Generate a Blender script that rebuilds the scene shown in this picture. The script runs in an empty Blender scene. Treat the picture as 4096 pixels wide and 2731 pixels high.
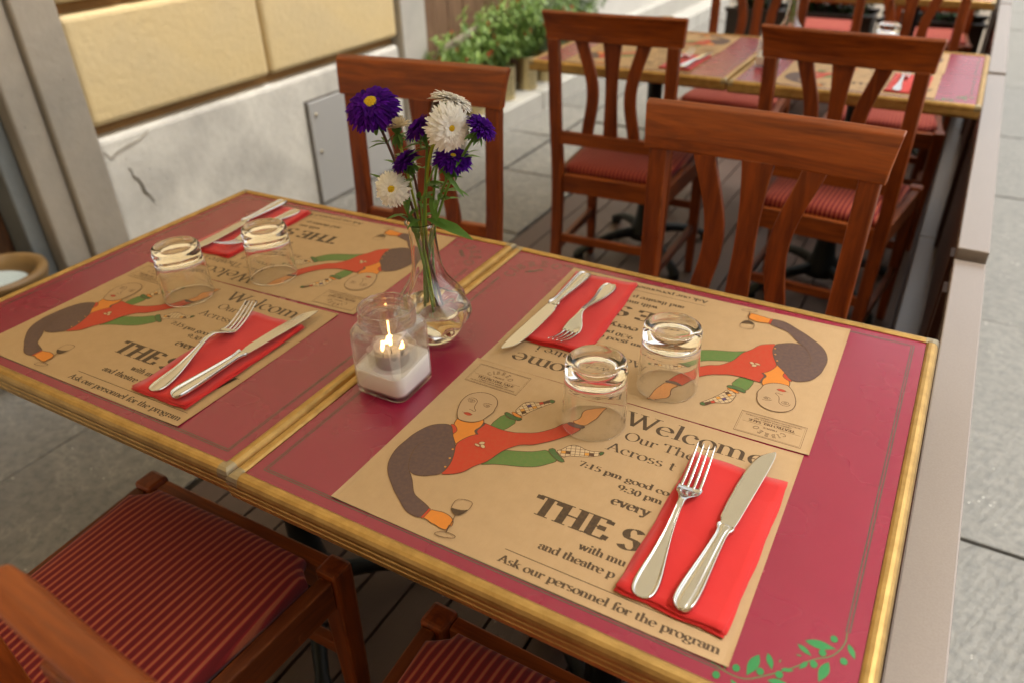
import bpy, bmesh, math, random
from mathutils import Matrix, Vector
R = math.radians
PI = math.pi
random.seed(7)
scene = bpy.context.scene
COL = scene.collection

# ------------------------------------------------------------------ camera
cam_d = bpy.data.cameras.new('camera')
cam = bpy.data.objects.new('camera', cam_d)
COL.objects.link(cam)
RT = Vector((0.86963917, 0.49320853, -0.0217498))
DN = Vector((0.24873103, -0.47577402, -0.84366578))
FW = Vector((-0.42645115, 0.72827497, -0.53642799))
M = Matrix.Identity(4)
for i in range(3):
    M[i][0] = RT[i]; M[i][1] = -DN[i]; M[i][2] = -FW[i]
M.translation = Vector((0.5703613, -0.391293, 1.3085015))
cam.matrix_world = M
cam_d.sensor_width = 36.0
cam_d.lens = 26.709
cam_d.clip_start = 0.02
cam_d.clip_end = 400
cam_d.dof.use_dof = True
cam_d.dof.focus_distance = 0.86
cam_d.dof.aperture_fstop = 4.0
scene.camera = cam

# ------------------------------------------------------------------ light
SUN_EL, SUN_AZ = R(66), R(30)      # azimuth measured from +x towards +y
world = bpy.data.worlds.new('World')
scene.world = world
world.use_nodes = True
wn = world.node_tree.nodes; wl = world.node_tree.links
wn.clear()
sky = wn.new('ShaderNodeTexSky'); sky.sky_type = 'NISHITA'; sky.sun_disc = False
sky.sun_elevation = SUN_EL; sky.sun_rotation = PI/2 - SUN_AZ
sky.air_density = 1.0; sky.dust_density = 6.0; sky.ozone_density = 1.0
hsv = wn.new('ShaderNodeHueSaturation'); hsv.inputs['Saturation'].default_value = 0.22
warm = wn.new('ShaderNodeMix'); warm.data_type = 'RGBA'; warm.blend_type = 'MULTIPLY'
warm.inputs[0].default_value = 1.0
warm.inputs[7].default_value = (1.0, 0.985, 0.945, 1)
bg = wn.new('ShaderNodeBackground'); bg.inputs[1].default_value = 0.15
wo = wn.new('ShaderNodeOutputWorld')
wl.new(sky.outputs[0], hsv.inputs['Color']); wl.new(hsv.outputs[0], warm.inputs[6])
wl.new(warm.outputs[2], bg.inputs[0]); wl.new(bg.outputs[0], wo.inputs[0])
sun_d = bpy.data.lights.new('sun', 'SUN')
sun_d.energy = 1.1; sun_d.angle = R(22); sun_d.color = (1.0, 0.975, 0.93)
sun = bpy.data.objects.new('sun', sun_d); COL.objects.link(sun)
sd = Vector((math.cos(SUN_EL)*math.cos(SUN_AZ), math.cos(SUN_EL)*math.sin(SUN_AZ), math.sin(SUN_EL)))
sun.rotation_euler = sd.to_track_quat('Z', 'Y').to_euler()
sun.location = (2, 2, 6)

vs = scene.view_settings
vs.view_transform = 'Standard'; vs.look = 'None'; vs.gamma = 1.0; vs.use_curve_mapping = False
vs.exposure = 1.06
scene.render.engine = 'CYCLES'
cy = scene.cycles
cy.use_denoising = True
cy.max_bounces = 14; cy.transmission_bounces = 14; cy.glossy_bounces = 6; cy.diffuse_bounces = 4
cy.transparent_max_bounces = 8
cy.sample_clamp_indirect = 12.0
cy.blur_glossy = 0.3

# ------------------------------------------------------------------ materials
def lin(r, g, b):
    f = lambda c: (c/255)/12.92 if c/255 <= 0.04045 else ((c/255+0.055)/1.055)**2.4
    return (f(r), f(g), f(b), 1)

class NT:
    def __init__(s, name):
        s.m = bpy.data.materials.new(name); s.m.use_nodes = True
        s.n = s.m.node_tree.nodes; s.l = s.m.node_tree.links
        s.b = s.n['Principled BSDF']
        s.tc = None
    def coord(s, scale=(1,1,1), rot=(0,0,0), out='Object'):
        if s.tc is None: s.tc = s.n.new('ShaderNodeTexCoord')
        mp = s.n.new('ShaderNodeMapping')
        mp.inputs['Scale'].default_value = scale; mp.inputs['Rotation'].default_value = rot
        s.l.new(s.tc.outputs[out], mp.inputs['Vector'])
        return mp.outputs[0]
    def noise(s, vec, scale, detail=4, rough=0.55, dist=0):
        t = s.n.new('ShaderNodeTexNoise'); t.inputs['Scale'].default_value = scale
        t.inputs['Detail'].default_value = detail; t.inputs['Roughness'].default_value = rough
        t.inputs['Distortion'].default_value = dist
        s.l.new(vec, t.inputs['Vector']); return t.outputs['Fac']
    def voro(s, vec, scale, feat='F1'):
        t = s.n.new('ShaderNodeTexVoronoi'); t.inputs['Scale'].default_value = scale; t.feature = feat
        s.l.new(vec, t.inputs['Vector']); return t.outputs['Distance']
    def wave(s, vec, scale, dist=0, detail=2, axis='X', dscale=1):
        t = s.n.new('ShaderNodeTexWave'); t.wave_type = 'BANDS'; t.bands_direction = axis
        t.inputs['Scale'].default_value = scale; t.inputs['Distortion'].default_value = dist
        t.inputs['Detail'].default_value = detail; t.inputs['Detail Scale'].default_value = dscale
        s.l.new(vec, t.inputs['Vector']); return t.outputs['Fac']
    def ramp(s, fac, stops):
        t = s.n.new('ShaderNodeValToRGB'); e = t.color_ramp.elements
        while len(e) < len(stops): e.new(0.5)
        for i, (p, c) in enumerate(stops):
            e[i].position = p; e[i].color = c if len(c) == 4 else (*c, 1)
        s.l.new(fac, t.inputs[0]); return t.outputs[0]
    def mix(s, fac, a, b, mode='MIX'):
        t = s.n.new('ShaderNodeMix'); t.data_type = 'RGBA'; t.blend_type = mode
        for idx, v in ((0, fac), (6, a), (7, b)):
            if hasattr(v, 'is_linked') or hasattr(v, 'node'): s.l.new(v, t.inputs[idx])
            elif idx == 0: t.inputs[0].default_value = v
            else: t.inputs[idx].default_value = v if len(v) == 4 else (*v, 1)
        return t.outputs[2]
    def math(s, op, a, b=0.0):
        t = s.n.new('ShaderNodeMath'); t.operation = op
        for i, v in enumerate((a, b)):
            if hasattr(v, 'node'): s.l.new(v, t.inputs[i])
            else: t.inputs[i].default_value = v
        return t.outputs[0]
    def color(s, c):
        if hasattr(c, 'node'): s.l.new(c, s.b.inputs['Base Color'])
        else: s.b.inputs['Base Color'].default_value = c
    def rough(s, c):
        if hasattr(c, 'node'): s.l.new(c, s.b.inputs['Roughness'])
        else: s.b.inputs['Roughness'].default_value = c
    def bump(s, h, strength=0.3, dist=0.01):
        t = s.n.new('ShaderNodeBump'); t.inputs['Strength'].default_value = strength
        t.inputs['Distance'].default_value = dist
        s.l.new(h, t.inputs['Height']); s.l.new(t.outputs[0], s.b.inputs['Normal'])
    def set(s, **k):
        for a, v in k.items(): s.b.inputs[a.replace('_', ' ')].default_value = v
        return s
    def objrand(s):
        t = s.n.new('ShaderNodeObjectInfo'); return t.outputs['Random']

MT = {}
def flat(name, c, rough=0.6, metal=0.0, **k):
    t = NT(name); t.color(c); t.rough(rough); t.b.inputs['Metallic'].default_value = metal
    t.set(**k); MT[name] = t.m; return t

def glassm(name, ior=1.47, tint=(1,1,1,1), rough=0.0):
    t = NT(name); t.color(tint); t.rough(rough)
    t.b.inputs['Transmission Weight'].default_value = 1.0; t.b.inputs['IOR'].default_value = ior
    MT[name] = t.m
glassm('clear_glass', 1.47, (0.985, 0.99, 0.985, 1)); glassm('water', 1.33, (0.99, 0.98, 0.95, 1))

t = NT('jar_glass'); t.rough(0.0); t.b.inputs['Transmission Weight'].default_value = 1.0; t.b.inputs['IOR'].default_value = 1.47
_tr = t.n.new('ShaderNodeBsdfTransparent'); _gl = t.n.new('ShaderNodeBsdfGlossy'); _gl.inputs['Roughness'].default_value = 0.0; _fr = t.n.new('ShaderNodeFresnel'); _fr.inputs[0].default_value = 2.0
_m1 = t.n.new('ShaderNodeMixShader'); _m2 = t.n.new('ShaderNodeMixShader'); _m2.inputs[0].default_value = 0.54
_ge = t.n.new('ShaderNodeNewGeometry'); t.l.new(t.math('MULTIPLY', _fr.outputs[0], t.math('SUBTRACT', 1.0, _ge.outputs['Backfacing'])), _m1.inputs[0]); t.l.new(_tr.outputs[0], _m1.inputs[1]); t.l.new(_gl.outputs[0], _m1.inputs[2])
t.l.new(t.b.outputs[0], _m2.inputs[1]); t.l.new(_m1.outputs[0], _m2.inputs[2]); t.l.new(_m2.outputs[0], t.n['Material Output'].inputs[0]); MT['jar_glass'] = t.m
t = NT('laminate'); v = t.coord()
n1 = t.noise(v, 9, 5); n2 = t.noise(v, 600, 3)
col = t.mix(n1, lin(126,20,52), lin(138,28,58))
sc = t.coord((14, 260, 1), (0, 0, 0.35)); s1 = t.ramp(t.noise(sc, 2.2, 6, 0.7), [(0.72, (0,0,0)), (0.80, (1,1,1))])
sc2 = t.coord((320, 22, 1), (0, 0, -0.25)); s2 = t.ramp(t.noise(sc2, 1.8, 6, 0.7), [(0.73, (0,0,0)), (0.82, (1,1,1))])
scr = t.math('MULTIPLY', t.math('MAXIMUM', s1, s2), 0.035)
col = t.mix(scr, col, lin(205,150,165)); t.color(col)
t.rough(t.math('ADD', t.math('MULTIPLY', t.noise(v, 8, 3), 0.10), 0.22))
t.b.inputs['IOR'].default_value = 1.62
t.bump(n2, 0.02, 0.0003); MT['laminate'] = t.m

t = NT('kraft_paper'); v = t.coord()
n = t.noise(v, 60, 5, 0.65); fib = t.noise(t.coord((900, 60, 1)), 1.0, 3)
rib = t.wave(t.coord((1,1,1),(0,0,0.0)), 380, 0.6, 1, 'X')
col = t.mix(n, lin(164,138,104), lin(184,156,120)); col = t.mix(t.math('MULTIPLY', fib, 0.35), col, lin(160,118,70))
col = t.mix(t.math('MULTIPLY', rib, 0.16), col, lin(222,184,130)); t.color(col); t.rough(0.62)
t.b.inputs['Specular IOR Level'].default_value = 0.35
t.bump(t.math('ADD', rib, n), 0.12, 0.0005); MT['kraft_paper'] = t.m

def ink(name, c, rough=0.55):
    t = NT(name); v = t.coord(); n = t.noise(v, 220, 3)
    t.color(t.mix(t.math('MULTIPLY', n, 0.35), c, lin(150,115,75))); t.rough(rough)
    t.b.inputs['Specular IOR Level'].default_value = 0.3; MT[name] = t.m
ink('ink_black', lin(44,36,30)); ink('ink_line', lin(70,44,32)); ink('ink_red', lin(186,44,26)); ink('ink_orange', lin(214,128,40))
ink('ink_dark', lin(74,58,64)); ink('ink_green', lin(74,118,56)); ink('ink_pale', lin(206,180,142)); ink('ink_skin', lin(212,140,78))
ink('ink_blue', lin(50,50,110)); ink('ink_ochre', lin(214,150,60)); ink('ink_darkgreen', lin(40,96,52))
flat('ink_face', lin(172,142,106), 0.6)
flat('ink_table_green', lin(66,72,58), 0.35); flat('ink_leaf_green', lin(38,122,66), 0.35)

t = NT('napkin_red'); v = t.coord()
n = t.noise(v, 900, 2); n2 = t.noise(v, 25, 3)
t.color(t.mix(n2, lin(188,20,18), lin(202,28,24))); t.rough(0.85); t.set(Sheen_Weight=0.25)
t.bump(t.math('ADD', t.math('MULTIPLY', n, 0.4), n2), 0.25, 0.0015); MT['napkin_red'] = t.m

t = NT('brass'); v = t.coord((1,1,1)); n = t.noise(v, 40, 5, 0.7); n2 = t.noise(t.coord((3,3,60)), 30, 4)
t.color(t.mix(t.ramp(n, [(0.35,(0,0,0)),(0.75,(1,1,1))]), lin(192,158,98), lin(158,126,74)))
t.b.inputs['Metallic'].default_value = 0.85
t.rough(t.math('ADD', t.math('MULTIPLY', n2, 0.25), 0.30)); t.bump(n2, 0.08, 0.001); MT['brass'] = t.m
flat('steel_worn', lin(160,148,124), 0.4, 0.9)
t = NT('cutlery_steel'); v = t.coord(); n = t.noise(v, 60, 3)
t.color(lin(202,201,200)); t.b.inputs['Metallic'].default_value = 1.0
t.rough(t.math('ADD', t.math('MULTIPLY', n, 0.10), 0.10)); MT['cutlery_steel'] = t.m
flat('flame', (1, 0.6, 0.2, 1), 0.5, 0, Emission_Color=(1.0, 0.52, 0.16, 1), Emission_Strength=15.0)
t = NT('salt'); v = t.coord(); t.color(lin(250,249,248)); t.rough(0.9); t.set(Subsurface_Weight=0.0)
t.bump(t.noise(v, 1400, 2), 0.7, 0.0008); MT['salt'] = t.m
t = NT('wax_cup'); t.color(lin(200,200,205)); t.rough(0.35); t.set(Transmission_Weight=0.35); MT['wax_cup'] = t.m
flat('wax', lin(240,236,225), 0.4); flat('wick', lin(20,15,12), 0.9)

def wood(name, c0, c1, rough=0.33, axis=2, gl=0.5, wear=0.0):
    t = NT(name)
    sc = [14, 14, 14]; sc[axis] = 1.2
    r = t.objrand(); mp = t.coord(tuple(sc))
    vm = t.n.new('ShaderNodeVectorMath'); vm.operation = 'ADD'
    cb = t.n.new('ShaderNodeCombineXYZ'); t.l.new(t.math('MULTIPLY', r, 37.0), cb.inputs[0]); t.l.new(t.math('MULTIPLY', r, 11.0), cb.inputs[2])
    t.l.new(mp, vm.inputs[0]); t.l.new(cb.outputs[0], vm.inputs[1])
    n = t.noise(vm.outputs[0], 3.0, 6, 0.6, 1.2); n2 = t.noise(vm.outputs[0], 14, 3, 0.5)
    f = t.math('ADD', t.math('MULTIPLY', n, 0.75), t.math('MULTIPLY', n2, 0.25))
    col = t.mix(t.ramp(f, [(0.34, (0,0,0)), (0.66, (1,1,1))]), c0, c1)
    if wear:
        w = t.noise(t.coord((1,1,1)), 9, 6, 0.75); col = t.mix(t.math('MULTIPLY', t.ramp(w, [(0.66,(0,0,0)),(0.74,(1,1,1))]), wear), col, lin(196,120,70))
    if wear:
        bv = t.n.new('ShaderNodeBevel'); bv.samples = 4; bv.inputs['Radius'].default_value = 0.0035
        ge = t.n.new('ShaderNodeNewGeometry'); vd = t.n.new('ShaderNodeVectorMath'); vd.operation = 'DOT_PRODUCT'
        t.l.new(bv.outputs[0], vd.inputs[0]); t.l.new(ge.outputs['Normal'], vd.inputs[1])
        ed = t.ramp(vd.outputs['Value'], [(0.86, (1,1,1)), (0.985, (0,0,0))]); ed = t.math('MULTIPLY', ed, t.ramp(t.noise(t.coord(), 22, 5, 0.7), [(0.42,(0,0,0)),(0.62,(1,1,1))]))
        col = t.mix(t.math('MULTIPLY', ed, 0.75), col, lin(206,128,66))
    t.color(col); t.rough(t.math('ADD', t.math('MULTIPLY', n, 0.22), rough-0.08))
    t.set(Coat_Weight=0.0, Specular_IOR_Level=0.42)
    t.bump(n2, 0.1, 0.002); MT[name] = t.m
wood('wood_vertical', lin(88,32,4), lin(144,66,14), 0.40, 2, wear=0.35)
wood('wood_across', lin(96,36,4), lin(156,76,15), 0.40, 0, wear=0.3)
wood('wood_along', lin(82,34,10), lin(124,62,22), 0.46, 1, wear=0.45)
wood('door_wood', lin(92,66,46), lin(128,98,72), 0.75, 2); MT['door_wood'].node_tree.nodes['Principled BSDF'].inputs['Coat Weight'].default_value = 0
wood('dark_door_wood', lin(40,24,14), lin(96,62,36), 0.65, 2)
wood('grey_batten', lin(120,108,92), lin(160,148,130), 0.8, 1)

t = NT('seat_fabric'); 
v = t.coord()
sep = t.n.new('ShaderNodeSeparateXYZ'); t.l.new(v, sep.inputs[0])
PITCH = 0.0125
fr = t.math('FRACT', t.math('ADD', t.math('MULTIPLY', sep.outputs[0], 1/PITCH), 40.5))
d = t.math('ABSOLUTE', t.math('SUBTRACT', fr, 0.5))
chv = t.math('FRACT', t.math('ADD', t.math('MULTIPLY', sep.outputs[1], 520.0), t.math('MULTIPLY', d, 5.0)))
st = t.ramp(d, [(0.10, (1,1,1)), (0.19, (0,0,0))])
core = t.math('MULTIPLY', st, t.math('ADD', t.math('MULTIPLY', chv, 0.45), 0.55))
dk = t.ramp(d, [(0.22, (0,0,0)), (0.33, (1,1,1))])
n = t.noise(v, 500, 2)
base = t.mix(dk, lin(150,30,32), lin(114,16,22))
col = t.mix(t.math('MULTIPLY', core, 0.85), base, lin(200,116,74))
col = t.mix(t.math('MULTIPLY', n, 0.35), col, lin(70,12,12))
t.color(col); t.rough(0.88); t.set(Sheen_Weight=0.12, Sheen_Roughness=0.4)
t.bump(t.math('ADD', t.math('MULTIPLY', st, 0.8), n), 0.35, 0.0012); MT['seat_fabric'] = t.m

t = NT('cast_iron'); t.color(lin(34,38,38)); t.rough(0.5); t.b.inputs['Metallic'].default_value = 0.4
t.bump(t.noise(t.coord(), 60, 4), 0.5, 0.003); MT['cast_iron'] = t.m

def plaster(name, a, b, stain_shade, sc=3.0, bumpd=0.008, stain_shade_amt=0.6, rr=(0.40, 0.78)):
    t = NT(name); v = t.coord()
    n = t.noise(v, sc, 7, 0.62, 0.4); n2 = t.noise(v, 45, 6, 0.6); n3 = t.noise(v, sc*0.7+1.3, 5, 0.6, 0.2); pit = t.voro(v, 26)
    col = t.mix(n, a, b)
    col = t.mix(t.math('MULTIPLY', t.ramp(n3, [(rr[0], (0,0,0)), (rr[1], (1,1,1))]), stain_shade_amt), col, stain_shade)
    pt = t.ramp(pit, [(0.05, (1,1,1)), (0.10, (0,0,0))]); pt = t.math('MULTIPLY', pt, t.ramp(t.noise(v, 5, 2), [(0.55,(0,0,0)),(0.62,(1,1,1))]))
    col = t.mix(t.math('MULTIPLY', pt, 0.5), col, stain_shade)
    t.color(col); t.rough(0.9)
    t.bump(t.math('SUBTRACT', t.math('ADD', t.math('MULTIPLY', n2, 0.7), n), t.math('MULTIPLY', pt, 1.5)), 0.55, bumpd*0.9); MT[name] = t.m
plaster('ochre_plaster', lin(208,182,130), lin(220,198,152), lin(194,176,142), 2.6)
plaster('white_plaster', lin(212,207,196), lin(228,224,214), lin(158,154,148), 2.2, 0.008, 0.95)  # grey stain tone doubles as soft mottled shading painted into the plaster
plaster('ochre_groove', lin(150,110,62), lin(172,132,80), lin(120,88,52), 6, 0.006)
plaster('grey_stone', lin(148,138,124), lin(170,160,146), lin(120,116,108), 4.2, 0.006)
plaster('pale_stone', lin(178,172,162), lin(196,190,180), lin(150,148,142), 4.0, 0.004)
plaster('cool_stone', lin(104,108,108), lin(128,130,128), lin(76,84,88), 5, 0.006)
plaster('far_plaster', lin(176,173,166), lin(196,192,184), lin(168,164,156), 1.6, 0.004)
plaster('curb_stone', lin(150,147,139), lin(176,172,163), lin(150,146,138), 7, 0.006)
flat('metal_hatch', lin(170,168,165), 0.6, 0.0); flat('dark_gap', lin(60,50,40), 0.95); flat('crack_shadow', lin(92,84,72), 0.95)

def paving(name, a, b, c, chis=False):
    t = NT(name); v = t.coord(); r = t.objrand()
    vm = t.n.new('ShaderNodeVectorMath'); vm.operation = 'ADD'
    cb = t.n.new('ShaderNodeCombineXYZ'); t.l.new(t.math('MULTIPLY', r, 91.0), cb.inputs[0]); t.l.new(t.math('MULTIPLY', r, 57.0), cb.inputs[1])
    t.l.new(v, vm.inputs[0]); t.l.new(cb.outputs[0], vm.inputs[1]); v2 = vm.outputs[0]
    n = t.noise(v2, 4.5, 8, 0.68, 0.5); n2 = t.noise(v2, 38, 6, 0.7)
    col = t.mix(n, a, b); col = t.mix(t.math('MULTIPLY', t.ramp(n2, [(0.42,(0,0,0)),(0.70,(1,1,1))]), 0.75), col, c)
    col = t.mix(t.math('MULTIPLY', r, 0.25), col, c)
    vein = t.math('ABSOLUTE', t.math('SUBTRACT', t.noise(v2, 3.1, 5, 0.6, 0.6), 0.5)); vein = t.ramp(vein, [(0.004, (1,1,1)), (0.014, (0,0,0))])
    col = t.mix(t.math('MULTIPLY', vein, 0.0 if chis else 0.10), col, lin(205,198,180))
    pit = t.ramp(t.voro(v2, 70), [(0.10,(1,1,1)),(0.18,(0,0,0))])
    col = t.mix(t.math('MULTIPLY', t.math('MULTIPLY', pit, t.ramp(t.noise(v2, 9, 2), [(0.6,(0,0,0)),(0.66,(1,1,1))])), 0.8), col, lin(225,222,210))
    t.color(col); t.rough(0.62)
    h = t.math('ADD', n, t.math('MULTIPLY', n2, 0.45))
    if chis:
        w = t.wave(t.coord((1,1,1),(0,0,0.35)), 16, 4.0, 3, 'X', 2.5)
        h = t.math('ADD', h, t.math('MULTIPLY', w, t.math('MULTIPLY', t.ramp(t.noise(v2, 2.2, 2), [(0.45,(0,0,0)),(0.65,(1,1,1))]), 0.13)))
    t.bump(h, 0.7, 0.012); MT[name] = t.m
paving('paving', lin(106,102,95), lin(140,135,126), lin(76,77,74))
paving('street_paving', lin(108,106,100), lin(134,131,123), lin(82,83,80), True)
flat('joint_sand', lin(120,110,96), 0.95)
t = NT('deck_board'); v = t.coord((60, 1.5, 60)); n = t.noise(v, 2, 4); n2 = t.noise(t.coord(), 5, 5, 0.65)
t.color(t.mix(n2, t.mix(n, lin(54,38,32), lin(74,54,46)), lin(92,74,66))); t.rough(0.5)
t.bump(t.math('ADD', t.wave(t.coord(), 55, 0, 0, 'X'), n), 0.3, 0.002); MT['deck_board'] = t.m
t = NT('panel_brown'); n = t.noise(t.coord(), 420, 3, 0.7); n2 = t.noise(t.coord(), 6, 4)
t.color(t.mix(n, t.mix(n2, lin(110,99,91), lin(119,108,100)), lin(133,122,114))); t.rough(0.26); t.b.inputs['IOR'].default_value = 1.75
t.bump(n, 0.04, 0.0004); MT['panel_brown'] = t.m
flat('panel_dark', lin(62,34,26), 0.5); flat('planter_dark', lin(44,32,28), 0.55)
t = NT('gold_tin'); n = t.noise(t.coord((1,1,8)), 14, 3); t.color(lin(206,190,146)); t.b.inputs['Metallic'].default_value = 0.9
t.rough(t.math('ADD', t.math('MULTIPLY', n, 0.2), 0.20)); MT['gold_tin'] = t.m
flat('tin_inside', lin(176,190,190), 0.5, 0.2)
t = NT('terracotta'); n = t.noise(t.coord(), 10, 4); t.color(t.mix(n, lin(92,68,34), lin(126,96,54))); t.rough(0.5); MT['terracotta'] = t.m
t = NT('ribbed_white'); w = t.wave(t.coord(), 28, 0.4, 1, 'Y'); t.color(t.mix(w, lin(140,150,146), lin(184,192,186))); t.rough(0.6); t.bump(w, 0.6, 0.004); MT['ribbed_white'] = t.m
flat('soil', lin(52,38,26), 0.95)

t = NT('awning_canvas'); n = t.noise(t.coord(), 40, 3); t.color(t.mix(n, lin(222,219,208), lin(230,227,218))); t.rough(0.9)
tr_ = t.n.new('ShaderNodeBsdfTranslucent'); tr_.inputs[0].default_value = lin(236,230,212); mx_ = t.n.new('ShaderNodeMixShader'); mx_.inputs[0].default_value = 0.55
t.l.new(t.b.outputs[0], mx_.inputs[1]); t.l.new(tr_.outputs[0], mx_.inputs[2]); t.l.new(mx_.outputs[0], t.n['Material Output'].inputs[0]); MT['awning_canvas'] = t.m

def leafm(name, a, b, trans=0.25):
    t = NT(name); r = t.n.new('ShaderNodeNewGeometry').outputs['Random Per Island']
    n = t.noise(t.coord(), 60, 2)
    t.color(t.mix(r, a, b)); t.rough(0.5)
    t.set(Transmission_Weight=0.0, Subsurface_Weight=0.0)
    tr = t.n.new('ShaderNodeBsdfTranslucent'); tr.inputs[0].default_value = b
    mx = t.n.new('ShaderNodeMixShader'); mx.inputs[0].default_value = trans
    out = t.n['Material Output']
    t.l.new(t.b.outputs[0], mx.inputs[1]); t.l.new(tr.outputs[0], mx.inputs[2]); t.l.new(mx.outputs[0], out.inputs[0]); MT[name] = t.m
leafm('bush_leaf', lin(70,106,40), lin(156,184,100)); leafm('bush_leaf_grey', lin(92,108,78), lin(140,156,120)); leafm('dark_leaf', lin(22,44,18), lin(52,84,36))
leafm('aster_leaf', lin(52,92,30), lin(96,138,54)); flat('aster_stem_green', lin(150,162,40), 0.5); flat('aster_stem_dark', lin(84,48,40), 0.5)
flat('aster_stem_mid', lin(98,132,48), 0.5)
leafm('petal_white', lin(238,236,228), lin(252,250,246), 0.3)
leafm('petal_purple', lin(40,0,86), lin(82,10,146), 0.12)
leafm('petal_cream', lin(226,212,182), lin(240,230,206), 0.3)
for _n in ('petal_purple', 'petal_white'):
    _b = MT[_n].node_tree.nodes['Principled BSDF']; _b.inputs['Specular IOR Level'].default_value = 0.12; _b.inputs['Roughness'].default_value = 0.8
t = NT('aster_disc'); n = t.voro(t.coord(), 900); t.color(t.mix(n, lin(236,184,14), lin(255,224,44))); t.rough(0.8); t.bump(n, 1.0, 0.002); MT['aster_disc'] = t.m
flat('red_pepper', lin(200,50,30), 0.35)

# ------------------------------------------------------------------ geometry helpers
class MB:
    def __init__(s): s.v = []; s.f = []; s.mi = []; s.smooth = []
    def add(s, vs_, fs_, mi=0, smooth=False, M=None):
        o = len(s.v)
        s.v += [tuple(M @ Vector(p)) if M is not None else tuple(p) for p in vs_]
        s.f += [tuple(i+o for i in f) for f in fs_]
        s.mi += [mi]*len(fs_); s.smooth += [smooth]*len(fs_)
    def box(s, x0, x1, y0, y1, z0, z1, mi=0, M=None):
        vs_ = [(x0,y0,z0),(x1,y0,z0),(x1,y1,z0),(x0,y1,z0),(x0,y0,z1),(x1,y0,z1),(x1,y1,z1),(x0,y1,z1)]
        s.add(vs_, [(0,3,2,1),(4,5,6,7),(0,1,5,4),(1,2,6,5),(2,3,7,6),(3,0,4,7)], mi, False, M)
    def loft(s, rings, closed=True, cap=True, mi=0, smooth=True, M=None):
        n = len(rings[0]); vs_ = [p for r in rings for p in r]; fs_ = []
        for a in range(len(rings)-1):
            for i in range(n if closed else n-1):
                j = (i+1) % n
                fs_.append((a*n+i, a*n+j, (a+1)*n+j, (a+1)*n+i))
        if cap and closed:
            fs_.append(tuple(reversed(range(n)))); fs_.append(tuple((len(rings)-1)*n+i for i in range(n)))
        s.add(vs_, fs_, mi, smooth, M)
    def lathe(s, prof, n=48, mi=0, M=None, smooth=True, close=False, mod=None):
        rings = []
        for (r, z) in prof:
            ring = []
            for i in range(n):
                a = 2*PI*i/n; rr = r*(mod(a, z) if mod else 1)
                ring.append((rr*math.cos(a), rr*math.sin(a), z))
            rings.append(ring)
        if close: rings.append(rings[0])
        vs_ = [p for r in rings for p in r]; fs_ = []
        for a in range(len(rings)-1):
            for i in range(n):
                j = (i+1) % n
                fs_.append((a*n+i, a*n+j, (a+1)*n+j, (a+1)*n+i))
        s.add(vs_, fs_, mi, smooth, M)
    def tube(s, pts, rad, n=8, mi=0, M=None):
        pts = [Vector(p) for p in pts]
        rr = rad if isinstance(rad, (list, tuple)) else [rad]*len(pts)
        rings = []; up = Vector((0.13, 0.27, 0.95)).normalized()
        for i, p in enumerate(pts):
            t_ = (pts[min(i+1, len(pts)-1)] - pts[max(i-1, 0)]).normalized()
            a = t_.cross(up)
            if a.length < 1e-3: a = t_.cross(Vector((1,0,0)))
            a.normalize(); b = t_.cross(a).normalized(); up = b.cross(t_).normalized() if False else up
            rings.append([tuple(p + a*rr[i]*math.cos(2*PI*k/n) + b*rr[i]*math.sin(2*PI*k/n)) for k in range(n)])
        s.loft(rings, True, True, mi, True, M)
    def build(s, name, mats, parent=None, loc=None, bevel=0, merge=False, seg=2):
        me = bpy.data.meshes.new(name); me.from_pydata(s.v, [], s.f)
        mats = mats if isinstance(mats, (list, tuple)) else [mats]
        for m in mats: me.materials.append(MT[m])
        me.polygons.foreach_set('material_index', s.mi); me.polygons.foreach_set('use_smooth', s.smooth)
        me.update()
        if merge or any(s.smooth):
            b = bmesh.new(); b.from_mesh(me)
            if merge: bmesh.ops.remove_doubles(b, verts=b.verts, dist=1e-6)
            bmesh.ops.recalc_face_normals(b, faces=b.faces); b.to_mesh(me); b.free()
        o = bpy.data.objects.new(name, me); COL.objects.link(o)
        if parent is not None: o.parent = parent
        if loc is not None: o.location = loc
        if bevel:
            md = o.modifiers.new('bevel', 'BEVEL'); md.width = bevel; md.segments = seg; md.limit_method = 'ANGLE'; md.angle_limit = R(40)
            md.harden_normals = False
        return o

def tag(o, label=None, cat=None, group=None, kind=None):
    if label: o['label'] = label
    if cat: o['category'] = cat
    if group: o['group'] = group
    if kind: o['kind'] = kind
    return o
def empty(name, mat=None, label=None, cat=None, group=None, kind=None):
    o = bpy.data.objects.new(name, None); COL.objects.link(o); o.empty_display_size = 0.05
    if mat is not None: o.matrix_world = mat if isinstance(mat, Matrix) else Matrix.Translation(mat)
    return tag(o, label, cat, group, kind)
def copy_tree(o, parent=None):
    c = o.copy(); COL.objects.link(c); c.parent = parent
    for ch in list(o.children): copy_tree(ch, c)
    return c
def place(o, mat): o.matrix_world = mat
def TRZ(x, y, z, deg=0): return Matrix.Translation((x, y, z)) @ Matrix.Rotation(R(deg), 4, 'Z')
def smooth_prof(pts, n=6):
    out = []
    for i in range(len(pts)-1):
        p0 = pts[max(i-1,0)]; p1 = pts[i]; p2 = pts[i+1]; p3 = pts[min(i+2, len(pts)-1)]
        for k in range(n):
            t_ = k/n
            out.append(tuple(0.5*((2*p1[j]) + (-p0[j]+p2[j])*t_ + (2*p0[j]-5*p1[j]+4*p2[j]-p3[j])*t_*t_ + (-p0[j]+3*p1[j]-3*p2[j]+p3[j])*t_**3) for j in range(len(p1))))
    out.append(tuple(pts[-1])); return out
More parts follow.
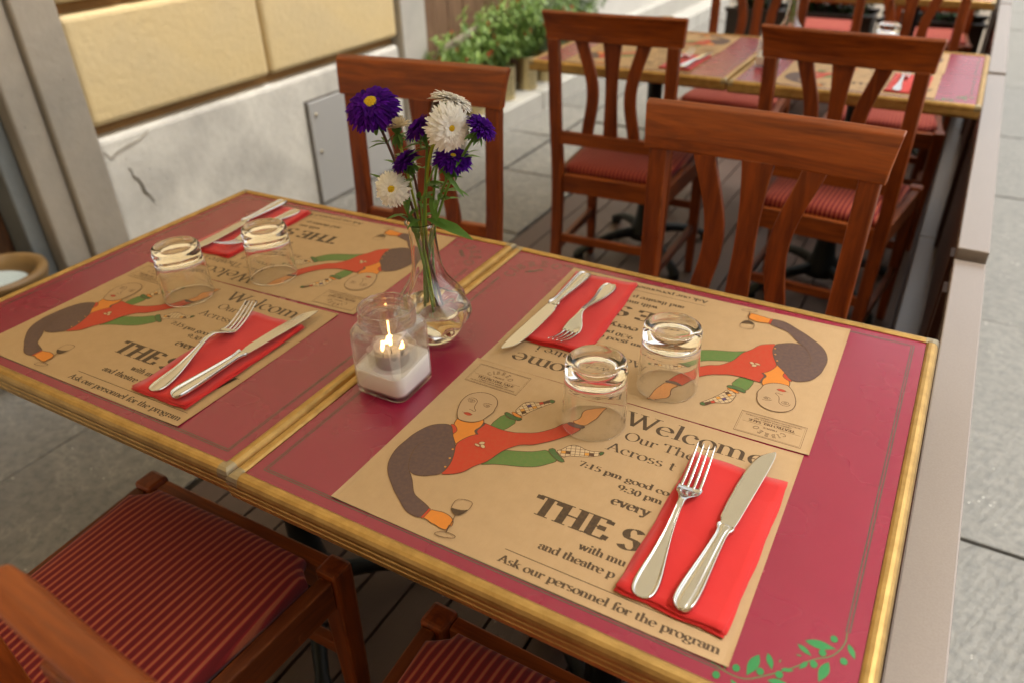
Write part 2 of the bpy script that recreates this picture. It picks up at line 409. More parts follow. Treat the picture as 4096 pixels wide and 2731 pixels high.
def chaikin(p, closed=True, it=1):
    for _ in range(it):
        q = []; n = len(p)
        rng = range(n) if closed else range(n-1)
        if not closed: q.append(p[0])
        for i in rng:
            a = p[i]; b = p[(i+1) % n]
            q.append((a[0]*.75+b[0]*.25, a[1]*.75+b[1]*.25)); q.append((a[0]*.25+b[0]*.75, a[1]*.25+b[1]*.75))
        if not closed: q.append(p[-1])
        p = q
    return p

# frames of the two near table tops (origin: inner near-left corner of the top)
TS = 0.62
FR = Matrix.Translation((0, 0, 0.75))
FL = Matrix.Translation((-0.651, 0.0035, 0.7379)) @ Matrix.Rotation(-math.atan(0.0195), 4, 'Y')
FR2 = TRZ(0.003, 1.888, 0.75, 0)
FL2 = TRZ(-0.653, 1.893, 0.75, 0.4)
FR3 = TRZ(-0.01, 3.63, 0.75, 0)
FL3 = TRZ(-0.665, 3.64, 0.75, 0)

FIG = {"head":[[47.2,171.5],[40.9,179.2],[36.4,188.0],[32.3,200.2],[31.5,210.0],[33.5,220.0],[40.2,227.1],[48.9,231.1],[58.9,231.3],[67.5,227.6],[73.4,220.5],[75.9,213.3],[76.2,209.1],[78.0,203.1],[77.5,197.2],[76.0,192.3],[75.2,186.3],[73.7,181.5],[68.4,175.9],[61.7,172.4],[55.5,171.0],[50.5,171.0]],"neck":[[45.6,173.4],[47.8,160.9],[53.0,158.4],[57.5,154.2],[58.5,149.4],[57.0,144.7],[61.8,139.6],[69.9,131.2],[70.4,137.0],[73.4,145.7],[77.4,153.0],[81.7,157.3],[77.0,160.6],[75.8,163.9],[78.6,170.7],[78.3,179.8],[72.6,187.7],[73.7,181.5],[68.6,175.5],[62.0,172.0],[55.8,170.6],[50.5,171.0]],"collar":[[47.8,160.9],[44.7,158.8],[50.6,154.4],[56.8,145.1],[58.5,149.4],[57.5,154.2],[53.0,158.4]],"dark":[[44.1,158.4],[35.5,155.2],[28.2,150.0],[23.3,143.9],[19.5,133.9],[16.4,123.1],[15.4,109.7],[14.3,96.6],[15.9,85.1],[19.9,72.8],[25.1,63.8],[31.9,55.9],[41.7,47.6],[52.9,38.3],[65.6,30.2],[74.1,24.3],[83.5,19.2],[92.3,17.9],[100.1,19.1],[101.7,27.0],[102.1,34.3],[92.2,38.2],[82.1,41.2],[75.2,43.9],[69.6,49.4],[61.0,60.2],[53.3,67.4],[47.8,71.3],[52.7,69.3],[59.3,68.3],[68.7,71.6],[75.1,76.8],[81.8,81.5],[83.4,91.5],[82.0,103.6],[77.0,117.7],[70.5,130.3],[61.8,139.6],[57.0,144.7],[50.6,154.4]],"darkline":[[47.8,71.3],[39.8,83.4],[33.5,99.4],[32.2,111.1],[36.0,118.2]],"cuff":[[100.1,19.1],[102.5,19.1],[103.2,24.8],[103.2,33.9],[100.4,34.4],[100.6,28.4]],"hand":[[102.9,19.7],[107.9,20.4],[112.6,18.0],[118.6,18.3],[124.3,16.6],[131.8,16.8],[132.6,20.1],[130.9,24.9],[135.0,23.3],[132.9,29.9],[128.9,33.7],[122.0,35.9],[115.5,36.4],[107.6,34.2],[103.2,33.9],[103.2,24.8]],"bowl":[[118.3,58.1],[119.5,46.8],[121.7,42.8],[126.7,39.4],[131.7,38.8],[135.1,43.0],[137.4,50.2],[137.7,54.5],[136.4,62.0],[126.8,62.1]],"wine":[[120.3,45.6],[125.0,45.6],[133.0,47.5],[138.0,51.6],[137.2,48.1],[135.1,43.0],[131.7,38.8],[126.7,39.4],[121.7,42.8]],"stem":[[129.8,38.1],[131.8,29.3],[134.2,14.3]],"base":[[124.5,8.1],[127.5,11.9],[134.5,15.0],[143.2,15.3],[146.5,13.3],[142.4,9.8],[133.6,7.3],[127.3,6.7]],"red":[[78.3,179.8],[83.7,179.5],[91.1,178.7],[100.1,178.1],[108.3,178.6],[120.4,181.1],[129.5,185.9],[137.5,189.7],[144.5,195.2],[150.6,202.4],[155.6,209.0],[159.5,217.6],[162.6,224.7],[165.0,230.0],[174.1,228.1],[183.2,226.3],[180.9,217.2],[177.5,207.6],[171.0,197.7],[163.3,187.3],[153.9,177.3],[146.3,170.2],[136.9,166.4],[130.7,159.9],[124.5,150.4],[121.0,142.4],[118.3,130.2],[115.4,121.5],[110.6,114.7],[106.2,107.2],[104.0,100.3],[100.1,93.6],[92.7,87.4],[81.8,81.5],[83.4,91.5],[82.0,103.6],[77.0,117.7],[70.5,130.3],[70.4,137.0],[73.4,145.7],[77.4,153.0],[81.7,157.3],[77.1,161.9],[78.6,170.7]],"lapel":[[77.6,180.9],[81.1,178.1],[79.9,170.0],[78.4,162.6],[84.0,157.8],[81.7,157.3],[77.0,160.6],[75.8,163.9],[78.6,170.7]],"cuff2":[[164.4,227.8],[166.3,230.7],[175.4,228.8],[185.2,230.6],[186.1,227.0],[179.3,224.2],[170.9,224.5]],"hand2":[[167.6,231.4],[172.7,238.1],[173.4,245.4],[171.0,252.4],[172.4,260.1],[177.2,264.1],[181.9,268.6],[189.2,274.7],[193.7,275.7],[191.7,268.9],[191.5,261.9],[191.5,250.8],[187.9,240.8],[185.6,231.5],[176.9,229.1]],"leg1":[[86.0,179.9],[90.3,206.8],[97.3,200.8],[112.2,201.9],[106.1,179.5],[100.1,178.1],[91.1,178.7]],"legcuff1":[[90.1,208.6],[92.5,210.7],[104.1,207.2],[113.8,208.2],[114.5,204.0],[110.9,201.2],[100.5,201.2],[91.6,204.7]],"ankle1":[[96.9,212.2],[97.9,215.0],[112.1,211.4],[112.8,208.5],[103.8,207.6]],"sock1":[[99.3,215.7],[99.8,227.3],[101.6,236.9],[107.8,241.6],[115.2,244.1],[121.5,248.9],[124.4,253.3],[127.7,257.1],[133.0,257.0],[133.6,252.4],[129.3,247.2],[125.6,241.0],[121.2,233.0],[117.5,226.8],[114.5,219.6],[112.8,213.2],[108.2,212.1]],"toe1":[[126.1,255.1],[127.7,257.1],[133.0,257.0],[133.6,252.4],[129.5,250.2]],"leg2":[[123.5,149.4],[134.4,153.3],[145.0,157.7],[155.0,163.0],[166.0,172.6],[175.9,165.7],[184.6,160.9],[177.1,151.0],[169.2,142.1],[159.8,136.4],[146.8,131.3],[133.3,126.8],[124.2,123.1],[110.6,114.7],[115.4,121.5],[118.3,130.2],[121.0,142.4]],"legcuff2":[[165.4,172.2],[171.1,178.3],[177.7,171.5],[192.7,163.3],[187.5,159.6],[176.8,163.8]],"sock2":[[175.1,175.0],[179.8,179.9],[182.4,187.5],[187.6,193.2],[195.0,194.2],[202.3,192.0],[211.4,192.4],[218.9,196.4],[223.6,198.0],[223.7,192.5],[218.4,187.3],[209.0,181.0],[198.6,176.7],[190.7,173.7],[187.2,168.2],[181.1,170.9]],"toe2":[[218.6,195.3],[223.6,198.0],[223.7,192.5],[221.0,189.9]],"flower":[[92.4,141.4],[94.5,148.1],[99.6,143.3],[94.3,143.7]],"buttons":[[71.9,122.3],[77.3,108.2],[80.6,94.0]],"eye1":[[38.9,207.2],[40.0,211.3],[44.0,212.2],[48.1,210.0],[45.6,206.7],[42.0,205.9]],"eye2":[[60.3,208.4],[63.1,210.7],[66.5,211.1],[68.9,209.5],[66.6,206.3],[63.0,206.4]],"pupil":[[43.1,209.1],[65.5,208.9]],"brow1":[[37.1,209.1],[39.0,214.3],[45.6,215.4],[50.2,211.1]],"brow2":[[58.6,209.8],[62.2,213.7],[69.5,213.6]],"nose":[[50.2,211.1],[51.5,203.1],[53.0,198.3],[58.8,194.3],[55.7,192.0],[52.3,193.6],[49.3,193.5]],"mouth":[[46.2,184.2],[49.7,187.2],[54.0,187.5],[58.4,186.2],[57.3,183.7],[53.1,181.8]]}
# ================================================================== SETTING
rnd = random.Random(3)
g = MB(); g.box(-12, 30, -12, 40, -0.5, -0.032)
tag(g.build('ground', 'joint_sand'), kind='structure')

def slabs(parent, x0, x1, y0, y1, widths, lmin, lmax, matn, ztop=0.0, gap=0.010, along='y'):
    x = x0; k = 0
    while x < x1 - 0.02:
        w = min(widths[k % len(widths)]*rnd.uniform(0.92, 1.08), x1-x)
        y = y0 - rnd.uniform(0, lmin)
        while y < y1:
            l = rnd.uniform(lmin, lmax)
            b = MB(); z = ztop + rnd.uniform(-0.004, 0.003); ge = gap/2*rnd.uniform(0.7, 1.5)
            j = [rnd.uniform(-0.008, 0.008) for _ in range(8)]
            cx_, cy_ = x+w/2, y+l/2
            P = [(x+ge+j[0]-cx_, y+ge+j[1]-cy_), (x+w-ge+j[2]-cx_, y+ge+j[3]-cy_), (x+w-ge+j[4]-cx_, y+l-ge+j[5]-cy_), (x+ge+j[6]-cx_, y+l-ge+j[7]-cy_)]
            vs_ = [(p[0], p[1], -0.05) for p in P]+[(p[0], p[1], 0) for p in P]
            b.add(vs_, [(0,3,2,1),(4,5,6,7),(0,1,5,4),(1,2,6,5),(2,3,7,6),(3,0,4,7)])
            b.build('paving_slab', matn, parent, (cx_, cy_, z), bevel=0.004, seg=2)
            y += l
        x += w; k += 1
pv_ = empty('pavement', kind='structure')
slabs(pv_, -1.80, -0.84, -1.2, 7.6, [0.52, 0.46], 0.55, 1.0, 'paving')
st_ = empty('street', kind='structure')
slabs(st_, 0.735, 2.6, -1.2, 9.5, [0.62, 0.70, 0.62], 0.75, 1.25, 'street_paving')

dk = empty('deck', kind='structure')
x = -0.835; k = 0
while x < 0.60:
    b = MB(); b.box(0, 0.0885, 0, 7.4, -0.022, 0)
    for q in range(1, 6): pass
    b.build('deck_board', 'deck_board', dk, (x, -1.4, 0.006 + (0.001 if k % 2 else 0)), bevel=0.002); x += 0.0945; k += 1
b = MB(); b.box(-0.838, 0.73, -1.4, 6.0, -0.031, -0.020)
tag(b.build('deck_frame', 'panel_dark'), kind='structure')

# ---- building on the left
wl_ = empty('building_wall', (-1.80, 1.0, 0), 'long street facade with rusticated ochre plaster blocks above a worn white plinth', 'building')
def wb(name, x0, x1, y0, y1, z0, z1, m, bev=0.004, parent=wl_, **k):
    b = MB(); cx_, cy_, cz_ = (x0+x1)/2, (y0+y1)/2, (z0+z1)/2
    b.box(x0-cx_, x1-cx_, y0-cy_, y1-cy_, z0-cz_, z1-cz_)
    o = b.build(name, m, None, (cx_, cy_, cz_), bevel=bev, seg=3); o.parent = parent
    o.matrix_parent_inverse = parent.matrix_world.inverted() if False else Matrix.Translation(-parent.location)
    return o
wb('wall_core', -2.6, -1.845, 1.03, 2.66, -0.05, 1.34, 'ochre_groove', 0)
pl = wb('plinth', -1.87, -1.80, 1.032, 2.662, -0.03, 0.570, 'white_plaster', 0.022)
for z0, z1, js in ((0.606, 0.940, [1.036, 1.826, 2.658]), (0.972, 1.30, [1.036, 1.28, 2.05, 2.658])):
    for a, c in zip(js[:-1], js[1:]):
        wb('rusticated_block', -1.87, -1.793, a+0.005, c-0.007, z0, z1, 'ochre_plaster', 0.019)
wb('upper_wall', -2.6, -1.80, -14, 9.5, 1.345, 12.0, 'ochre_plaster', 0)
wb('lower_wall', -2.6, -1.80, -14, -0.75, -0.03, 1.345, 'white_plaster', 0)
# crack and broken plaster near the jamb
def crackpoly(name, pts, w, m, xo=0.0):
    b = MB(); vs_ = []; n = len(pts)
    for i, (y, z) in enumerate(pts):
        t0 = pts[max(i-1,0)]; t1 = pts[min(i+1,n-1)]; d = Vector((t1[0]-t0[0], t1[1]-t0[1])).normalized(); nn = Vector((-d[1], d[0])); ww = w*(0.35+0.65*math.sin(PI*(i+0.4)/n))*rnd.uniform(0.6,1.4)
        vs_ += [(0, y+nn[0]*ww, z+nn[1]*ww), (0.001, y-nn[0]*ww, z-nn[1]*ww)]
    b.add(vs_, [(2*i, 2*i+1, 2*i+3, 2*i+2) for i in range(n-1)])
    o = b.build(name, m, wl_); o.matrix_parent_inverse = Matrix.Translation(-wl_.location); o.location = (-1.7985+xo, 0, 0); return o
crackpoly('crack', [(1.118,0.452),(1.128,0.44),(1.126,0.42),(1.142,0.405),(1.150,0.38),(1.152,0.355),(1.170,0.335),(1.178,0.31)], 0.0045, 'crack_shadow')
crackpoly('crack', [(1.05,0.53),(1.07,0.50),(1.10,0.515),(1.14,0.522),(1.19,0.53),(1.23,0.55)], 0.003, 'grey_stone')
crackpoly('crack', [(2.42,0.545),(2.40,0.50),(2.405,0.47)], 0.002, 'grey_stone')
# hatch
h = empty('meter_hatch', None); h.parent = wl_; h.location = (0, 0, 0)
b = MB(); b.box(-1.7995, -1.797, 1.977, 2.586, 0.004, 0.462); o = b.build('hatch_frame', 'dark_gap', wl_); o.matrix_parent_inverse = Matrix.Translation(-wl_.location)
b = MB(); b.box(-1.7965, -1.784, 1.985, 2.58, 0.012, 0.455); hp = b.build('hatch', 'metal_hatch', wl_, bevel=0.002); hp.matrix_parent_inverse = Matrix.Translation(-wl_.location)
bpy.data.objects.remove(h)
b = MB(); b.box(-1.784, -1.781, 2.275, 2.279, 0.02, 0.45); o = b.build('hatch_seam', 'dark_gap', hp)
for yy, zz in ((2.02, 0.24), (2.02, 0.40), (2.55, 0.24)):
    b = MB(); b.lathe([(0, 0.006), (0.007, 0.005), (0.009, 0.0)], 14, M=Matrix.Translation((-1.783, yy, zz)) @ Matrix.Rotation(PI/2, 4, 'Y')); b.build('hinge_pin', 'steel_worn', hp)
# right hand pilaster and door jambs
wb('pilaster', -2.6, -1.775, 2.666, 2.86, -0.03, 1.34, 'pale_stone', 0.006)
wb('jamb', -2.5, -1.765, 0.895, 1.028, -0.03, 1.34, 'grey_stone', 0.008)
wb('jamb', -2.5, -1.785, 0.800, 0.893, -0.03, 1.34, 'grey_stone', 0.010)
wb('jamb', -2.5, -1.835, 0.742, 0.798, -0.03, 1.34, 'cool_stone', 0.008)
wb('jamb_foot', -1.86, -1.755, 0.79, 1.032, -0.03, 0.06, 'grey_stone', 0.010)
dd = empty('doorway', None); dd.parent = wl_
dd.matrix_parent_inverse = Matrix.Translation(-wl_.location); dd.location = (-1.93, 0, 0)
for k in range(10):
    b = MB(); b.box(-0.03, 0.0, 0.0, 0.128, 0, 1.34); b.build('door_plank', 'dark_door_wood', dd, (0, 0.612-0.132*k, 0.0), bevel=0.006)
# brown boarded shopfront after the pilaster
sf = empty('boarded_front', None); sf.parent = wl_; sf.matrix_parent_inverse = Matrix.Translation(-wl_.location); sf.location = (-1.84, 0, 0)
y = 2.87; k = 0
while y < 4.6:
    b = MB(); b.box(-0.04, 0.0 + (0.004 if k % 3 == 0 else 0), 0, 0.137, 0.0, 1.34); b.build('door_plank', 'door_wood', sf, (0, y, 0.12), bevel=0.003); y += 0.142; k += 1
wb('pilaster', -2.6, -1.80, 4.60, 4.76, -0.03, 1.34, 'pale_stone', 0.006)
wb('pale_wall', -2.6, -1.84, 4.76, 9.5, -0.03, 1.34, 'far_plaster', 0.0)
wb('wall_base', -1.84, -1.76, 4.765, 9.5, -0.03, 0.26, 'curb_stone', 0.02)

# kerb ledge the tins stand on
kb = empty('kerb_ledge', kind='structure')
y = 2.88
while y < 7.4:
    l = rnd.uniform(0.8, 1.1); b = MB(); b.box(-0.12, 0.12, 0.003, l-0.003, -0.05, 0.115)
    b.build('kerb_stone', 'curb_stone', kb, (-1.715, y, rnd.uniform(-0.002, 0.002)), bevel=0.01, seg=3); y += l

# ---- the house closing the street behind the camera
hb = empty('house', (0, -6.0, 0), 'tall ochre house closing the street behind the viewer', 'building')
b = MB(); b.box(-1.79, 9, -1.0, 0, -0.03, 12.0); b.build('wall', 'ochre_plaster', hb)
for wx in (0.2, 2.4, 4.6, 6.8):
    for wz in (1.0, 4.2, 7.4):
        b = MB(); b.box(wx-.5, wx+.5, .001, .03, wz, wz+1.7); f = b.build('window', 'dark_door_wood', hb)
# ---- the house across the street
hb = empty('house', (5.6, 0, 0), 'tall plastered house across the street', 'building')
b = MB(); b.box(0, 2, -13.9, -2.0, -0.03, 13.0); b.build('wall', 'grey_stone', hb)
for wy in range(-12, -3, 3):
    for wz in (1.2, 4.6, 8.0):
        b = MB(); b.box(-.03, -.001, wy, wy+1.1, wz, wz+1.8); b.build('shutter', 'dark_door_wood', hb)
# ---- cream canvas awning over the tables
aw = empty('awning', (-1.79, -1.4, 2.60), 'wide cream canvas canopy stretched over the rows of tables', 'awning')
b = MB(); nx = 12; x0, x1, z1 = 1.0, 2.85, -0.20
for k in range(2):
    b.add([(x0+(x1-x0)*i/nx, y_, z1*i/nx - .02*math.sin(PI*i/nx) - .002*k) for y_ in (0, 4.9) for i in range(nx+1)], [((i, i+1, nx+2+i, nx+1+i) if k == 0 else (i, nx+1+i, nx+2+i, i+1)) for i in range(nx)], 0, True)
b.build('canvas', 'awning_canvas', aw)
b = MB(); b.tube([(2.85, 0, -.20), (2.85, 4.9, -.20)], .02, 10); b.build('front_bar', 'steel_worn', aw)
b = MB(); b.tube([(1.0, 0, -.0), (1.0, 4.9, -.0)], .02, 10); b.build('rear_bar', 'steel_worn', aw)
for k in range(17):
    b = MB(); b.box(-.001, .001, 0, .28, -.20, -.0); b.build('valance_flap', 'awning_canvas', aw, (2.872, .006+.2880*k, -.21))
# ---- low screen on the street side
def screen_segment(y0, y1, ztop, label):
    e = empty('screen_panel', (0.672, y0, 0), label, 'screen', 'low brown screens along the deck')
    L = y1-y0
    b = MB(); b.box(-0.0265, 0.0265, 0, L, ztop-0.030, ztop); b.build('cap_rail', 'panel_brown', e, bevel=0.0025)
    b = MB(); b.box(-0.019, 0.019, 0.003, L-0.003, 0.085, ztop-0.032); b.build('infill_board', 'panel_dark', e, bevel=0.001)
    b = MB(); b.box(-0.085, -0.020, 0.002, L-0.002, 0.045, 0.085); b.build('base_rail', 'panel_brown', e, bevel=0.002)
    for yy in (0.1, L/2, L-0.14):
        b = MB(); b.box(-0.08, 0.018, yy, yy+0.05, 0.008, 0.0845); b.build('foot', 'panel_dark', e, bevel=0.001)
    for yy in (0.03, L-0.08):
        b = MB(); b.box(-0.033, -0.0195, yy, yy+0.045, 0.086, ztop-0.033); b.build('upright', 'panel_dark', e, bevel=0.001)
screen_segment(-0.42, 1.122, 0.660, 'brown screen panel right beside the nearest table')
screen_segment(1.134, 2.610, 0.678, 'brown screen panel alongside the second row of tables')
screen_segment(2.620, 4.080, 0.683, 'brown screen panel beside the third row of tables')
screen_segment(4.090, 5.55, 0.686, 'farthest brown screen panel, at the top edge of the photo')

# ---- planters closing the far end of the deck
def leaf_mesh(b, P, d, up, L, W, mi=0, fold=0.25, bend=0.25):
    d = d.normalized(); s_ = d.cross(up)
    if s_.length < 1e-4: s_ = d.cross(Vector((1,0,0)))
    s_.normalize(); n_ = s_.cross(d).normalized()
    vs_ = []
    for t_, w_ in ((0, .12), (.3, .9), (.6, 1.0), (.85, .5), (1, .03)):
        c = P + d*L*t_ - n_*L*bend*t_*t_
        e = s_*W*0.5*w_
        vs_ += [tuple(c-e+n_*W*fold*w_*0.5), tuple(c), tuple(c+e+n_*W*fold*w_*0.5)]
    fs_ = []
    for i in range(4):
        a = 3*i; fs_ += [(a, a+1, a+4, a+3), (a+1, a+2, a+5, a+4)]
    b.add(vs_, fs_, mi, True)
def rv(r=rnd): 
    while True:
        v_ = Vector((r.uniform(-1,1), r.uniform(-1,1), r.uniform(-1,1)))
        if 0.05 < v_.length < 1: return v_.normalized()
def planter(x, y, w, label, seed):
    r = random.Random(seed)
    e = empty('planter_box', (x, y, 0), label, 'planter', 'dark planter boxes closing the far end of the deck')
    b = MB()
    for sgn in (0, 1):
        b.box(-w/2, w/2, -0.15+0.285*sgn, -0.135+0.285*sgn, 0.008, 0.44)
    for sgn in (0, 1):
        b.box(-w/2+ (w-0.015)*sgn, -w/2+0.015+(w-0.015)*sgn, -0.1345, 0.1345, 0.008, 0.439)
    b.build('box', 'planter_dark', e)
    for ry in (-0.165, 0.125):
        b = MB(); b.box(-w/2-0.01, w/2+0.01, ry, ry+.04, 0.441, 0.46); b.build('rim_board', 'planter_dark', e)
    b = MB(); b.box(-w/2+0.016, w/2-0.016, -0.134, 0.134, 0.35, 0.415); b.build('soil', 'soil', e)
    pl_ = empty('shrub', (x, y, 0.41), label.replace('planter box', 'shrub growing in the planter'), 'shrub', 'dark leafy shrubs in the far planters')
    b = MB(); s_ = MB()
    for k in range(46):
        p = Vector((r.uniform(-w/2+.06, w/2-.06), r.uniform(-.08,.08), 0)); d = (rv(r)*0.6+Vector((0,0,1.2))).normalized(); H = r.uniform(.26,.62)
        pts = [p + d*H*t_ + Vector((0, 0, -0.05*t_*t_)) for t_ in (0,.33,.66,1)]
        s_.tube(pts, [0.004,0.003,0.002,0.001], 5)
        for q in range(26):
            t_ = r.uniform(.1,1); P = p + d*H*t_
            leaf_mesh(b, P, (rv(r)+d*0.3), Vector((0,0,1)), r.uniform(.035,.07), r.uniform(.016,.028))
    tag(b.build('foliage', 'dark_leaf', pl_), kind='stuff'); s_.build('stem', 'aster_stem_dark', pl_)
planter(0.34, 5.02, 0.56, 'dark planter box at the far end of the deck, against the screen', 5)
planter(-0.26, 5.06, 0.56, 'dark planter box at the far end, middle of the row', 6)

planter(-0.70, 5.08, 0.32, 'short dark planter box at the far end, nearest the house wall', 8)
# ---- tins with plants on the kerb ledge
def tin(x, y, r_, h, label):
    e = empty('gold_tin', (x, y, 0.115), label, 'tin', 'golden tin cans along the kerb')
    b = MB()
    prof = [(r_*0.97, 0.0), (r_, 0.003)]
    nr = 9
    for i in range(nr): 
        z = 0.02+(h-0.04)*i/(nr-1); prof += [(r_-0.0015, z-0.004), (r_+0.0008, z), (r_-0.0015, z+0.004)]
    prof += [(r_, h-0.004), (r_+0.002, h), (r_-0.001, h+0.001), (r_-0.003, h-0.01), (r_-0.003, h*0.75)]
    b.lathe([(0, 0)]+prof, 32); b.build('can', 'gold_tin', e)
    b = MB(); b.lathe([(0, h*0.90), (r_-0.004, h*0.90)], 24); b.build('soil', 'tin_inside', e)
    return e
def bush(x, y, seed, h, spread, n, label, grey=False, red=True):
    r = random.Random(seed)
    e = empty('pepper_plant', (x-.03, y, 0.27), label, 'plant', 'bushy plants growing in the tins')
    b = MB(); s_ = MB(); pp = MB()
    for k in range(n):
        d = Vector((r.uniform(-.2,.75)*spread, r.uniform(-1,1)*spread, r.uniform(.5,1.25))); L = h*r.uniform(.55,1.1)
        pts = []
        for q in range(7):
            t_ = q/6; pts.append(Vector((0,0,0)) + d*L*t_ + Vector((0.02*math.sin(5*t_+k), 0.02*math.cos(4*t_+k), -0.12*L*t_*t_*abs(spread))))
        s_.tube(pts, [0.004-0.0005*q for q in range(7)], 5)
        for q in range(34):
            t_ = r.uniform(.25, 1); i = min(int(t_*6), 5); f = t_*6-i; P = pts[i].lerp(pts[i+1], f)
            if P.z < .05: continue
            leaf_mesh(b, P + rv(r)*0.012, rv(r)*0.8+d*0.35+Vector((0,0,-0.25)), Vector((0,0,1)), r.uniform(.03,.062), r.uniform(.011,.020))
        if red and r.random() < .75:
            P = pts[r.randint(3,6)] + rv(r)*.02; pp.tube([P, P+Vector((0,0,-.012)), P+Vector((0.002,0,-.028))], [0.0045,0.005,0.001], 7)
    tag(b.build('foliage', 'bush_leaf_grey' if grey else 'bush_leaf', e), kind='stuff'); s_.build('stem', 'aster_stem_mid', e)
    if pp.v: tag(pp.build('peppers', 'red_pepper', e), kind='stuff')
tn = [(2.98,.058,.18),(3.19,.058,.18),(3.52,.062,.185),(3.79,.062,.19),(4.02,.060,.185),(4.26,.058,.18),(4.52,.058,.18)]
tl = ['golden tin can on the kerb, nearest the pale pilaster', 'golden tin can on the kerb, seen through the back of the left chair', 'golden tin can partly hidden by the left chair rail', 'golden tin can standing clear of the chairs with a bright highlight', 'golden tin can just left of the middle chair post', 'golden tin can behind the middle chair back', 'golden tin can farthest along the kerb']
for (y, r_, h), l in zip(tn, tl): tin(-1.725, y, r_, h, l)
bush(-1.725, 2.98, 11, .30, .75, 20, 'low green plant with red pods in the tin by the pale pilaster')
bush(-1.725, 3.19, 21, .36, .8, 26, 'green plant with red pods above the left chair rail')
bush(-1.725, 3.52, 12, .46, .7, 30, 'taller light green bush standing against the brown boards')
bush(-1.725, 3.79, 13, .48, .8, 32, 'fullest green bush in the row of tins', )
bush(-1.725, 4.02, 14, .40, .8, 24, 'grey green trailing plant left of the middle chair', True, False)
bush(-1.725, 4.26, 15, .55, .6, 28, 'green bush behind the middle chair back', False, True)
bush(-1.725, 4.52, 16, .55, .5, 22, 'dark green bush at the far end of the tins', True, False)
tr = empty('leaning_battens', (-1.79, 2.95, 0.3), 'weathered grey wooden battens leaning behind the potted plants', 'trellis')
for k, (dy, dz) in enumerate(((0.0, 0.10), (0.12, -0.04), (0.34, -0.02))):
    b = MB(); b.box(-0.006, 0.006, -0.19, 0.19, -0.016, 0.016); o = b.build('batten', 'grey_batten', tr, (0.06, 0.12+dy, dz+0.12), bevel=0.002); o.rotation_euler = (R(8), 0, 0)

# ---- terracotta bowl by the doorway
pt = empty('planter_bowl', (-1.705, 0.560, 0.0), 'brown glazed bowl planter standing by the dark doorway', 'planter')
b = MB(); b.lathe([(0, 0.0), (0.075, 0.0), (0.08, 0.01), (0.10, 0.16), (0.128, 0.30), (0.136, 0.325), (0.134, 0.335), (0.120, 0.339), (0.108, 0.334), (0.098, 0.31), (0.088, 0.26), (0, 0.25)], 56)
b.build('bowl', 'terracotta', pt)
b = MB(); b.lathe([(0, 0.010), (0.05, 0.011), (0.086, 0.006), (0.090, 0.0), (0.084, -0.006), (0, -0.006)], 40)
o = b.build('ribbed_dish', 'ribbed_white'); o.matrix_world = Matrix.Translation((-1.712, 0.553, 0.300)) @ Matrix.Rotation(R(-6), 4, 'X')
tag(o, 'white ribbed dish lying inside the brown bowl', 'dish')
b = MB(); s_ = MB(); lp = empty('small_plant', (-1.80, 0.52, 0.28), 'small green leafy sprig growing from the brown bowl', 'plant')
for k in range(7):
    d = Vector((rnd.uniform(-.3,.1), rnd.uniform(-.5,.4), 1)).normalized(); s_.tube([(0,0,0), tuple(d*0.06), tuple(d*.11)], [.002,.0015,.001], 5)
    leaf_mesh(b, d*0.09, Vector((rnd.uniform(-.3,1), rnd.uniform(-1,1), .6)), Vector((0,0,1)), .045, .02)
b.build('leaves', 'bush_leaf', lp); s_.build('stem', 'aster_stem_mid', lp)
# ================================================================== FURNITURE
def clean_root(e): return e

